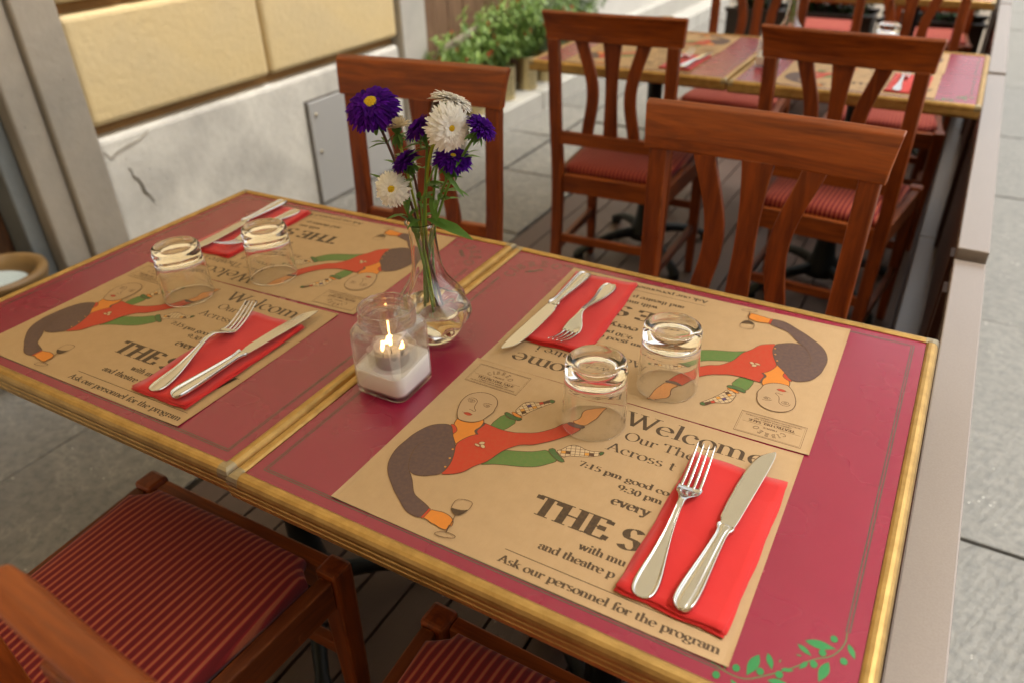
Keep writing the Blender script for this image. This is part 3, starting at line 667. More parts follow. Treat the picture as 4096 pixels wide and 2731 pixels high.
# ---- chair: local origin on the ground under the back, +y = direction it faces
def post_y(z):
    for (z0, y0), (z1, y1) in zip(PY[:-1], PY[1:]):
        if z <= z1: return y0 + (y1-y0)*(z-z0)/(z1-z0)
    return PY[-1][1]
PY = [(0, -0.045), (0.2, -0.005), (0.40, 0.010), (0.50, 0.006), (0.62, -0.008), (0.75, -0.014), (0.86, -0.020), (0.95, -0.026)]
PYS = smooth_prof([(a, b) for a, b in PY], 3)
def py(z):
    for (z0, y0), (z1, y1) in zip(PYS[:-1], PYS[1:]):
        if z <= z1: return y0 + (y1-y0)*(z-z0)/max(z1-z0, 1e-6)
    return PYS[-1][1]
SEATZ = 0.462
def make_chair():
    e = empty('dining_chair', (0, 0, 0))
    # back posts
    for s in (-1, 1):
        b = MB(); rings = []
        for i in range(19):
            z = 0.860*i/18; x = s*(0.170+0.008*z/0.84); w = 0.017; dpt = 0.014 + 0.004*math.exp(-((z-0.44)/0.12)**2)
            y = py(z); rings.append([(x-w, y-dpt, z), (x+w, y-dpt, z), (x+w, y+dpt, z), (x-w, y+dpt, z)])
        b.loft(rings, smooth=False); b.build('back_post', 'wood_vertical', e, bevel=0.004)
    # top rail with scrolled section and slight bow
    b = MB(); rings = []; ZL = (0.856, 0.878, 0.900, 0.918, 0.931)
    for i in range(13):
        u = -1+2*i/12; x = 0.2095*u; bow = 0.010*(u*u) - 0.004; ring = []
        kx = lambda z: .965+.045*((z-.856)/.081)**1.5
        fl_ = lambda z: -0.018*((z-0.856)/0.08)**1.8
        for z in ZL: ring.append((x*kx(z), -0.017+bow+0.011+fl_(z), z))
        ring += [(x*kx(.937), -0.017+bow-0.004+fl_(.93), 0.937)]
        for z in reversed(ZL): ring.append((x*kx(z), -0.017+bow-0.013+fl_(z), z))
        rings.append(ring)
    b.loft(rings, smooth=False); o = b.build('top_rail', 'wood_across', e, bevel=0.0025)
    # lower back rail
    b = MB(); b.box(-0.160, 0.160, py(.585)-0.009, py(.585)+0.009, 0.548, 0.588); b.build('lower_back_rail', 'wood_across', e, bevel=0.003)
    # splats
    def splat(x0, bowx, w0, w1, w2):
        b = MB(); rings = []
        for i in range(15):
            t_ = i/14; z = 0.584+0.276*t_; x = x0(t_) if callable(x0) else x0
            xb = x + bowx*math.sin(PI*t_)**1.3; w = (w0*(1-t_)+w2*t_) - (w0*(1-t_)+w2*t_-w1)*math.sin(PI*t_); y = py(z)+0.004
            rings.append([(xb-w/2, y-0.0065, z), (xb+w/2, y-0.0065, z), (xb+w/2, y+0.0065, z), (xb-w/2, y+0.0065, z)])
        b.loft(rings, smooth=False); b.build('splat', 'wood_vertical', e, bevel=0.0025)
    splat(lambda t_: 0.0, 0, 0.044, 0.036, 0.056)
    for s in (-1, 1): splat(lambda t_, s=s: s*(0.074+0.020*t_), -s*0.026, 0.036, 0.036, 0.040)
    # front legs
    for s in (-1, 1):
        b = MB(); rings = []
        for z, w in ((0.0, .013), (.38, .019), (.455, .0195)):
            x = s*0.193; y = 0.372; rings.append([(x-w, y-w, z), (x+w, y-w, z), (x+w, y+w, z), (x-w, y+w, z)])
        b.loft(rings, smooth=False); b.build('front_leg', 'wood_vertical', e, bevel=0.006)
    # seat frame
    b = MB(); b.box(-0.173, 0.173, 0.364, 0.388, 0.392, 0.449); b.build('front_apron', 'wood_across', e, bevel=0.003)
    b = MB(); b.box(-0.157, 0.157, 0.004, 0.022, 0.385, 0.446); b.build('back_apron', 'wood_across', e, bevel=0.003)
    for s in (-1, 1):
        b = MB()
        P = [(s*0.176-0.011, 0.018), (s*0.176+0.011, 0.018), (s*0.196+0.011, 0.352), (s*0.196-0.011, 0.352)]
        b.loft([[(p[0], p[1], 0.390) for p in P], [(p[0], p[1], 0.448) for p in P]], smooth=False); b.build('side_apron', 'wood_along', e, bevel=0.003)
    # cushion
    b = MB()
    def outline(k, inset):
        yf, yb = 0.360-inset, 0.026+inset; xf, xb = 0.184-inset, 0.162-inset; c = 0.030
        pts = []
        pts += [(-xb+.012, yb), (0, yb), (xb-.012, yb), (xb, yb+.012), ((xf+xb)/2, .19), (xf, yf-c), (xf-.010, yf-c+.006), (xf-c+.004, yf-.012), (xf-c, yf), (0, yf+0.003), (-xf+c, yf), (-xf+c-.004, yf-.012), (-xf+.010, yf-c+.006), (-xf, yf-c), (-(xf+xb)/2, .19), (-xb, yb+.012)]
        return pts
    rings = []
    for inset, z in ((0.002, .440), (0.0, .452), (0.0015, .460), (0.006, .4665), (0.014, .4705), (0.032, .4740), (0.06, .4765), (0.095, .4785), (0.13, .4795)):
        rings.append([(x, y, z) for x, y in outline(0, inset)])
    b.loft(rings, smooth=True); b.build('seat_cushion', 'seat_fabric', e)
    # stretchers
    for s in (-1, 1):
        b = MB(); P = [(s*.180-.009, .0), (s*.180+.009, .0), (s*.192+.009, .36), (s*.192-.009, .36)]
        b.loft([[(p[0], p[1], .165) for p in P], [(p[0], p[1], .193) for p in P]], smooth=False); b.build('stretcher', 'wood_along', e, bevel=0.003)
    b = MB(); b.box(-.165, .165, -.008, .008, .215, .243); b.build('stretcher', 'wood_across', e, bevel=0.003)
    b = MB(); b.box(-.178, .178, .364, .380, .245, .273); b.build('stretcher', 'wood_across', e, bevel=0.003)
    return e
proto = make_chair()
chairs = [
 ((0.309, 0.880), 178.1, 'brown chair behind the right near table, its broad top rail in full view', 'chairs facing the near tables'),
 ((-0.448, 0.962), 185.7, 'brown chair standing just behind the vase of asters, nearest the grey wall hatch', 'chairs facing the near tables'),
 ((-0.300, 1.712), 2.7, 'brown chair with its back to us at the left table of the second row', 'chairs at the second row of tables'),
 ((0.318, 1.702), -4.3, 'brown chair with its back to us at the right table of the second row', 'chairs at the second row of tables'),
 ((-0.225, -0.253), 0.5, 'chair at bottom left, almost its whole dark red striped seat in view', 'chairs on our side of the near tables'),
 ((0.332, -0.252), -1.0, 'chair at the bottom edge whose blurred rail is closest to the lens', 'chairs on our side of the near tables'),
 ((-0.225, 3.035), 181.0, 'brown chair on the far side of the second row, left of the blurred vase', 'chairs beyond the second row of tables'),
 ((0.345, 3.005), 183.0, 'brown chair on the far side of the second row, next to the screen', 'chairs beyond the second row of tables'),
 ((-0.20, 4.68), 179.0, 'dark chair with a red seat behind the third row, left one', 'chairs in the third row'),
 ((0.36, 4.60), 182.0, 'dark chair with a pink seat behind the third row, next to the screen', 'chairs in the third row'),
]
for i, ((x, y), a, l, gp) in enumerate(chairs):
    c = proto if i == 0 else copy_tree(proto)
    c.location = (x, y, 0.008); c.rotation_euler = (0, 0, R(a)); tag(c, l, 'chair', gp)

# ---- serif lettering
def arc(cx_, cy_, rx, ry, a0, a1, n=None):
    n = n or max(4, int(abs(a1-a0)/15))
    return [(cx_+rx*math.cos(R(a0+(a1-a0)*i/n)), cy_+ry*math.sin(R(a0+(a1-a0)*i/n))) for i in range(n+1)]
X = 0.64
GL = {}
def gl(ch, adv, strokes, serifs=(), dots=()): GL[ch] = (adv, strokes, serifs, dots)
gl('l', .30, [[(.15,0),(.15,1.05)]], [(.03,.27,0),(.04,.15,1.03)])
gl('i', .30, [[(.15,0),(.15,X)]], [(.03,.27,0),(.04,.15,X-.02)], [(.15,.9)])
gl('t', .36, [arc(.27,.14,.12,.13,300,180)+[(.15,.86)], [(.03,X-.02),(.33,X-.02)]])
gl('f', .36, [[(.17,0),(.17,.82)]+arc(.31,.85,.14,.19,180,50), [(.04,X-.02),(.33,X-.02)]], [(.05,.31,0)], [(.41,.96)])
gl('a', .50, [arc(.22,.46,.16,.18,165,10)+[(.385,.40),(.385,.10),(.49,.03)], arc(.22,.18,.17,.18,60,330)], (), [(.07,.50)])
gl('c', .50, [arc(.27,.32,.22,.33,55,315)], (), [(.40,.50)])
gl('e', .53, [arc(.27,.32,.22,.33,8,318), [(.07,.36),(.49,.36)]])
gl('d', .60, [arc(.25,.32,.20,.33,50,310), [(.45,0),(.45,1.05)]], [(.34,.45,1.03),(.45,.56,.01)])
gl('g', .54, [arc(.24,.42,.17,.22,0,360), arc(.26,-.12,.22,.16,0,360), [(.15,.23),(.11,.12),(.30,.04)], [(.38,.56),(.52,.62)]])
gl('h', .62, [[(.12,0),(.12,1.05)], arc(.29,.44,.17,.20,170,0)+[(.46,0)]], [(.02,.23,0),(.36,.57,0),(.02,.12,1.03)])
gl('k', .58, [[(.12,0),(.12,1.05)], [(.13,.26),(.42,.62)], [(.24,.40),(.50,0)]], [(.02,.23,0),(.38,.57,0),(.33,.54,X-.01),(.02,.12,1.03)])
gl('n', .62, [[(.12,0),(.12,X)], arc(.29,.44,.17,.20,170,0)+[(.46,0)]], [(.02,.23,0),(.36,.57,0),(.02,.12,X-.01)])
gl('m', .94, [[(.12,0),(.12,X)], arc(.28,.44,.16,.20,170,0)+[(.44,0)], arc(.60,.44,.16,.20,170,0)+[(.76,0)]], [(.02,.23,0),(.35,.54,0),(.67,.87,0),(.02,.12,X-.01)])
gl('o', .55, [arc(.27,.32,.22,.33,0,360)])
gl('p', .60, [[(.13,X),(.13,-.3)], arc(.33,.32,.20,.33,130,-130)], [(.03,.25,-.3),(.03,.13,X-.01)])
gl('r', .43, [[(.12,0),(.12,X)], arc(.30,.40,.18,.23,170,60)], [(.02,.25,0),(.02,.12,X-.01)], [(.37,.58)])
gl('s', .42, [arc(.21,.48,.13,.16,35,250)+arc(.20,.16,.15,.16,80,-150)])
gl('u', .62, [[(.12,X)]+[(.12,.22)]+arc(.29,.21,.17,.21,180,355), [(.46,X),(.46,0)]], [(.02,.12,X-.01),(.36,.46,X-.01),(.46,.57,.01)])
gl('v', .54, [[(.07,X),(.28,0)], [(.28,0),(.47,X)]], [(-.01,.18,X-.01),(.37,.56,X-.01)])
gl('w', .80, [[(.07,X),(.24,0)], [(.24,0),(.40,X)], [(.38,X),(.56,0)], [(.56,0),(.73,X)]], [(-.01,.18,X-.01),(.63,.82,X-.01),(.3,.46,X-.01)])
gl('y', .54, [[(.07,X),(.28,.02)], [(.48,X),(.22,-.24),(.12,-.27)]], [(-.01,.18,X-.01),(.37,.56,X-.01)], [(.11,-.24)])
gl('W', 1.06, [[(.08,1),(.33,0)], [(.33,0),(.55,1)], [(.50,1),(.75,0)], [(.75,0),(.98,1)]], [(-.03,.22,.98),(.40,.62,.98),(.86,1.09,.98)])
gl('O', .84, [arc(.41,.5,.36,.52,0,360)])
gl('T', .72, [[(.36,0),(.36,1)], [(.04,.97),(.68,.97)], [(.05,.98),(.05,.78)], [(.67,.98),(.67,.78)]], [(.22,.50,0)])
gl('A', .80, [[(.12,0),(.39,1)], [(.38,1),(.68,0)], [(.2,.34),(.56,.34)]], [(.01,.24,0),(.54,.80,0)])
gl('S', .60, [arc(.29,.74,.20,.25,30,245)+arc(.29,.25,.22,.26,75,-155)], (), ())
gl('H', .86, [[(.17,0),(.17,1)], [(.67,0),(.67,1)], [(.17,.51),(.67,.51)]], [(.03,.31,0),(.53,.81,0),(.03,.31,.98),(.53,.81,.98)])
gl('E', .70, [[(.17,0),(.17,1)], [(.17,.98),(.58,.98)], [(.17,.51),(.44,.51)], [(.17,.02),(.61,.02)], [(.58,.98),(.58,.80)], [(.61,.02),(.64,.24)], [(.44,.62),(.44,.40)]], [(.03,.20,.98),(.03,.20,.02)])
gl('È', .70, GL['E'][1]+[[(.28,1.22),(.40,1.08)]], GL['E'][2])
gl('C', .74, [arc(.41,.5,.34,.52,45,315)], [(.62,.70,.80)])
gl('I', .38, [[(.19,0),(.19,1)]], [(.05,.33,0),(.05,.33,.98)])
gl('B', .70, [[(.17,0),(.17,1)], [(.17,.98),(.33,.98)]+arc(.33,.76,.20,.22,90,-90)+[(.17,.54)], [(.33,.54)]+arc(.35,.27,.24,.26,90,-90)+[(.17,.01)]], [(.03,.20,.98),(.03,.20,.02)])
gl('R', .76, [[(.17,0),(.17,1)], [(.17,.98),(.34,.98)]+arc(.34,.74,.21,.24,90,-90)+[(.17,.50)], [(.34,.50),(.66,0)]], [(.03,.20,.98),(.05,.31,0),(.56,.76,0)])
gl('F', .66, [[(.17,0),(.17,1)], [(.17,.98),(.58,.98)], [(.17,.51),(.44,.51)], [(.58,.98),(.58,.80)]], [(.03,.31,0),(.03,.20,.98)])
gl('N', .84, [[(.16,0),(.16,1)], [(.16,1),(.68,0)], [(.68,0),(.68,1)]], [(.03,.29,0),(.03,.18,.98),(.55,.81,.98)])
gl('Z', .68, [[(.08,.97),(.60,.97),(.08,.03),(.62,.03)]])
gl('D', .82, [[(.17,0),(.17,1)], [(.17,.98),(.32,.98)]+arc(.34,.5,.38,.48,90,-90)+[(.17,.02)]], [(.03,.20,.98),(.03,.20,.02)])
gl('L', .66, [[(.17,0),(.17,1)], [(.17,.02),(.58,.02),(.61,.25)]], [(.03,.31,.98),(.03,.20,.02)])
gl('P', .64, [[(.17,0),(.17,1)], [(.17,.98),(.33,.98)]+arc(.33,.73,.21,.25,90,-90)+[(.17,.48)]], [(.03,.31,0),(.03,.20,.98)])
gl('Y', .76, [[(.08,1),(.38,.46),(.38,0)], [(.66,1),(.38,.46)]], [(-.02,.2,.98),(.55,.77,.98),(.25,.51,0)])
gl('V', .76, [[(.08,1),(.38,0)], [(.38,0),(.66,1)]], [(-.02,.2,.98),(.55,.77,.98)])
gl('À', .80, GL['A'][1]+[[(.28,1.25),(.42,1.1)]], GL['A'][2])
gl('U', .82, [[(.17,1),(.17,.3)]+arc(.41,.3,.24,.30,180,360)+[(.65,1)]], [(.03,.31,.98),(.53,.77,.98)])
gl('M', 1.0, [[(.16,0),(.16,1)], [(.16,1),(.48,0)], [(.48,0),(.82,1)], [(.82,1),(.82,0)]], [(.03,.29,0),(.69,.95,0)])
gl("'", .2, [[(.1,1),(.1,.75)]])
gl('7', .56, [[(.08,.80),(.08,.95),(.50,.95),(.24,0)]])
gl('1', .56, [[(.28,0),(.28,.98)], [(.16,.88),(.28,.98)]], [(.12,.44,0)])
gl('5', .56, [[(.46,.95),(.16,.95),(.13,.55)]+arc(.25,.31,.22,.29,110,-140)])
gl('9', .56, [arc(.27,.66,.20,.30,0,360), arc(.18,.62,.29,.62,10,-75)])
gl('3', .56, [arc(.25,.74,.17,.22,150,-90), arc(.24,.26,.22,.27,90,-145)])
gl('0', .56, [arc(.28,.48,.20,.49,0,360)])
gl('2', .56, [arc(.27,.72,.19,.25,160,-40)+[(.08,.03),(.50,.03)]])
gl(':', .28, [], (), [(.13,.10),(.13,.52)])
gl(' ', .30, [])

class Printer:
    """collects flat print in layers, a few hundredths of a millimetre apart"""
    def __init__(s): s.b = MB(); s.z = 0.00006; s.mats = []
    def mi(s, m):
        if m not in s.mats: s.mats.append(m)
        return s.mats.index(m)
    def poly(s, pts, m, z=None):
        zz = s.z if z is None else z
        s.b.add([(x, y, zz) for x, y in pts], [tuple(range(len(pts)))], s.mi(m))
    def line(s, pts, w, m, closed=False, z=None):
        zz = s.z if z is None else z
        n = len(pts); vs_ = []
        for i in range(n):
            a = pts[(i-1) % n] if (closed or i) else pts[i]; c = pts[(i+1) % n] if (closed or i < n-1) else pts[i]
            d = Vector((c[0]-a[0], c[1]-a[1]))
            if d.length < 1e-9: d = Vector((1, 0))
            d.normalize(); ww = w/2
            vs_ += [(pts[i][0]-d[1]*ww, pts[i][1]+d[0]*ww, zz), (pts[i][0]+d[1]*ww, pts[i][1]-d[0]*ww, zz)]
        fs_ = [(2*i+1, 2*i+3, 2*i+2, 2*i) for i in range(n-1)]
        if closed: fs_.append((2*(n-1)+1, 1, 0, 2*(n-1)))
        s.b.add(vs_, fs_, s.mi(m))
    def step(s, k=1): s.z += 0.00002*k
    def glyph(s, ch, T, thick, thin, m, extra=0.0, nib=22):
        adv, strokes, serifs, dots = GL[ch]
        q = 0
        for st_i in strokes:
            pts = []
            for i in range(len(st_i)-1):           # resample so that the pen width can follow the stroke
                a, c = st_i[i], st_i[i+1]; L = math.hypot(c[0]-a[0], c[1]-a[1]); k = max(1, int(L/0.35))
                pts += [(a[0]+(c[0]-a[0])*j/k, a[1]+(c[1]-a[1])*j/k) for j in range(k)]
            pts.append(st_i[-1]); n = len(pts); vs_ = []
            closed = math.hypot(pts[0][0]-pts[-1][0], pts[0][1]-pts[-1][1]) < 1e-4 and n > 4
            for i in range(n):
                if closed: a = pts[i-1] if i else pts[-2]; c = pts[i+1] if i < n-1 else pts[1]
                else: a = pts[max(i-1, 0)]; c = pts[min(i+1, n-1)]
                d = Vector((c[0]-a[0], c[1]-a[1])); d.normalize()
                ang = math.atan2(d[1], d[0]); w = thin + (thick-thin)*abs(math.sin(ang-R(nib) if not (abs(d[0]) < .02) else 1.5))**1.8 + extra
                vs_ += [(pts[i][0]-d[1]*w/2, pts[i][1]+d[0]*w/2), (pts[i][0]+d[1]*w/2, pts[i][1]-d[0]*w/2)]
            s.b.add([(*T(*v_), s.z+q*0.000006) for v_ in vs_], [(2*i+1, 2*i+3, 2*i+2, 2*i) for i in range(n-1)], s.mi(m)); q += 1
        for x0, x1, y in serifs:
            h_ = max(thin, .03)+extra; x0 -= thick*.25+extra/2; x1 += thick*.25+extra/2
            s.b.add([(*T(*v_), s.z+q*0.000006) for v_ in ((x0, y-h_/2+.01), (x1, y-h_/2+.01), (x1, y+h_/2+.01), (x0, y+h_/2+.01))], [(0,1,2,3)], s.mi(m)); q += 1
        for x, y in dots:
            r_ = thick*0.52+0.012+extra/2
            s.b.add([(*T(x+r_*math.cos(2*PI*k/10), y+r_*math.sin(2*PI*k/10)), s.z+q*0.000006) for k in range(10)], [tuple(range(10))], s.mi(m)); q += 1
    def width(s, txt, xs, track): return sum(GL[c][0]*xs+track for c in txt)
    def text(s, txt, x, y, cap, width, thick, thin, m, anchor='l', extra=0.0, track=0.0):
        w = s.width(txt, 1, track); sx = width/w if width else cap
        if anchor == 'c': x -= sx*w/2
        cx_ = x
        for ch in txt:
            s.glyph(ch, lambda a, c, cx_=cx_: (cx_+a*sx, y+c*cap), thick, thin, m, extra); cx_ += (GL[ch][0]+track)*sx
        s.step()
    def arctext(s, txt, cx_, cy_, rad, a0, a1, cap, sx, thick, thin, m, extra=0.0):
        w = s.width(txt, 1, 0); acc = 0
        for ch in txt:
            mid = acc+GL[ch][0]/2; ang = R(a0+(a1-a0)*mid/w); adv = GL[ch][0]
            def T(a, c, ang=ang, adv=adv):
                lx = (a-adv/2)*sx; r_ = rad+c*cap
                return (cx_+r_*math.cos(ang)+lx*math.sin(ang), cy_+r_*math.sin(ang)-lx*math.cos(ang))
            s.glyph(ch, T, thick, thin, m, extra); acc += adv
        s.step()
    def build(s, name, parent, z0=0.0):
        o = s.b.build(name, s.mats, parent, (0, 0, z0)); return o

# ---- table
RIM = [(0,-.004),(0,.0012),(.0025,.0030),(.006,.0036),(.0095,.0030),(.0125,.0008),(.0145,-.003),(.0152,-.0075),(.0146,-.0105),(.0140,-.0118),(.0140,-.0130),(.0146,-.0142),(.0146,-.0185),(.0140,-.0195),(.0140,-.0206),(.0146,-.0216),(.0138,-.028),(.0120,-.031),(.0,-.031)]
def rim_piece(p0, p1, d0, d1, prof=RIM, off=0.0):
    b = MB(); rings = []
    for p, d in ((p0, d0), (p1, d1)):
        rings.append([(p[0]+d[0]*(o_+off if o_ > 0 else 0), p[1]+d[1]*(o_+off if o_ > 0 else 0), z_+(off if 0 < z_ else 0)) for o_, z_ in prof])
    b.loft(rings, smooth=False); return b
def make_table(corner_sprig):
    e = empty('bistro_table', (0, 0, 0)); S = TS
    b = MB(); b.box(0.0004, S-.0004, 0.0004, S-.0004, -0.022, 0.0); b.build('table_top', 'laminate', e)
    C4 = [(0,0),(S,0),(S,S),(0,S)]; D4 = [(-1,-1),(1,-1),(1,1),(-1,1)]
    for i in range(4):
        p0, p1 = C4[i], C4[(i+1) % 4]; b = rim_piece(p0, p1, D4[i], D4[(i+1) % 4]); b.build('edge_moulding', 'brass', e, bevel=0)
        # worn solder spot on each mitre
        c = C4[i]; d = D4[i]
        b = rim_piece((c[0]-d[0]*.0015, c[1]), c, (0, d[1]), d, RIM[1:10], .00025); b.build('corner_clip', 'steel_worn', e)
        b = rim_piece((c[0], c[1]-d[1]*.0015), c, (d[0], 0), d, RIM[1:10], .00025); b.build('corner_clip', 'steel_worn', e)
    # printed green border
    P = Printer(); a, w = 0.0140, 0.0013
    a2 = a+0.0028
    near_gap = (0.105, 0.095) if corner_sprig else (0, 0)
    def border(i0, i1, j0, j1, w_):
        pass
    for k, q in enumerate((a, a2)):
        lo, hi = q, S-q
        xl = lo if corner_sprig != 'left' else 0.09
        xr = hi if corner_sprig != 'right' else S-0.10
        P.line([(xl, lo), (xr, lo)], w, 'ink_table_green')
        ylo = lo if corner_sprig != 'right' else 0.10
        yh = hi if corner_sprig != 'left' else hi-0.085
        P.line([(hi, ylo), (hi, yh)], w, 'ink_table_green')
        xl2 = 0.09 if corner_sprig == 'right' else lo
        xr2 = hi if corner_sprig == 'right' else hi-0.085
        P.line([(xl2, hi), (xr2, hi)], w, 'ink_table_green')
        yl = lo if corner_sprig != 'left' else 0.10; yh2 = hi-0.082 if corner_sprig == 'right' else hi
        P.line([(lo, yl), (lo, yh2)], w, 'ink_table_green')
    P.build('printed_border', e)
    # logo in an arc round the far inner corner
    P = Printer(); s = 1 if corner_sprig == 'right' else -1
    cx_, cy_ = (0.072, S-0.072) if s == 1 else (S-0.072, S-0.072)
    mid = 135 if s == 1 else 45
    P.arctext('CIBRÈO', cx_, cy_, 0.040, mid+68, mid-68, 0.0165, 0.0185, .20, .10, 'ink_table_green')
    P.arctext('CIBRÈO', cx_, cy_, 0.040, mid+68, mid-68, 0.0165, 0.0185, .10, .02, 'laminate')
    ca, sa = math.cos(R(mid-90)), math.sin(R(mid-90)); tx = 'FIRENZE'; W_ = P.width(tx, 1, 0); sx = 0.029/W_
    acc = -W_/2
    for ch in tx:
        P.glyph(ch, lambda a_, c_, acc=acc: (cx_+math.cos(R(mid))*0.022+((a_+acc)*sx)*ca-(c_*.0055)*sa, cy_+math.sin(R(mid))*0.022+((a_+acc)*sx)*sa+(c_*.0055)*ca), .26, .12, 'ink_table_green'); acc += GL[ch][0]
    P.build('printed_logo', e)
    # olive sprig in the near outer corner
    P = Printer(); fx = (lambda x_: x_) if corner_sprig == 'right' else (lambda x_: S-x_)
    stem = chaikin([(.604,.1),(.605,.088),(.598,.07),(.585,.061),(.575,.048),(.562,.034),(.551,.024),(.541,.015),(.526,.014),(.512,.018)], False, 2)
    P.line([(fx(x_), y_) for x_, y_ in stem], .0009, 'ink_leaf_green'); P.step()
    for (p, q) in [((.5744,.0747),(.5991,.0787)),((.5698,.0687),(.5826,.0623)),((.6068,.0889),(.6139,.0757)),((.5956,.0632),(.5918,.0409)),((.5808,.0559),(.5761,.0451)),((.5632,.0381),(.573,.0418)),((.5505,.0482),(.5572,.034)),((.5446,.0432),(.5405,.0192)),((.5611,.0469),(.5607,.0433)),((.5561,.0229),(.5705,.0279)),((.5709,.0576),(.5758,.0583)),((.5303,.0096),(.5385,.0054)),((.520,.030),(.524,.016)),((.512,.020),(.500,.026))]:
        d = Vector(q)-Vector(p); n_ = Vector((-d[1], d[0])); pts = []
        prof = (0,.12,.19,.20,.16,.08,0)
        for k in range(7): pts.append(Vector(p)+d*(k/6)+n_*prof[k]*.85)
        for k in range(5, 0, -1): pts.append(Vector(p)+d*(k/6)-n_*prof[k]*.85)
        P.poly([(fx(v_[0]), v_[1]) for v_ in pts], 'ink_leaf_green'); P.step()
    for ox, oy in [(.5956,.0877),(.5897,.0696),(.6063,.0696),(.5855,.0552),(.5491,.0279),(.5632,.0324),(.5314,.0218),(.519,.008)]:
        P.poly([(fx(ox)+.0030*math.cos(2*PI*k/14), oy+.0036*math.sin(2*PI*k/14)) for k in range(14)], 'ink_leaf_green'); P.step()
    P.build('printed_olive_sprig', e)
    # cast iron pedestal
    c = S/2
    b = MB(); b.lathe([(0.05,-.0225),(0.05,-.05),(.03,-.06),(.026,-.10),(.024,-.3),(.030,-.36),(.026,-.40),(.028,-.55),(.038,-.62),(.055,-.66),(.06,-.69),(.02,-.70)], 24, M=Matrix.Translation((c,c,0))); b.build('pedestal_column', 'cast_iron', e)
    for k in range(4):
        b = MB(); rings = []
        for i in range(9):
            t_ = i/8; r_ = .04+.235*t_; z_ = -.655-.055*t_**1.4+0.02*math.sin(PI*t_)*.5; w_ = .018*(1-.35*t_)+(0.008 if i >= 7 else 0); h_ = .022*(1-.4*t_)
            rings.append([(r_, w_*math.cos(a_), z_+h_*math.sin(a_)-.012) for a_ in [2*PI*j/8 for j in range(8)]])
        b.loft(rings, M=Matrix.Translation((c,c,0)) @ Matrix.Rotation(PI/4+k*PI/2, 4, 'Z')); 
        b.lathe([(0,.012),(.016,.010),(.020,.0),(.020,-.014),(0,-.014)], 14, M=Matrix.Translation((c,c,0)) @ Matrix.Rotation(PI/4+k*PI/2, 4, 'Z') @ Matrix.Translation((.268,0,-.726)))
        b.build('foot', 'cast_iron', e)
    b = MB(); b.box(c-.24, c+.24, c-.02, c+.02, -.034, -.0225); b.box(c-.02, c+.02, c+.021, c+.24, -.034, -.0225); b.box(c-.02, c+.02, c-.24, c-.021, -.034, -.0225); b.build('support_frame', 'cast_iron', e)
    return e
tR = make_table('right'); tL = make_table('left')
gT = 'square bistro tables in pairs along the deck'
specs = [(tR, FR, 'magenta table with gold edge in the right foreground, holding the candle jar'),
         (tL, FL, 'magenta table with gold edge in the left foreground, nearest the hatch'),
         (copy_tree(tR), FR2, 'magenta table in the second row beside the screen, glaring with sky reflection'),
         (copy_tree(tL), FL2, 'magenta square table in the second row, on the side of the potted plants'),
         (copy_tree(tR), FR3, 'magenta table in the third row beside the screen, cut by the top edge'),
         (copy_tree(tL), FL3, 'magenta square table in the third row, left one of the pair')]
for o, mtx, l in specs:
    place(o, mtx); tag(o, l, 'table', gT)

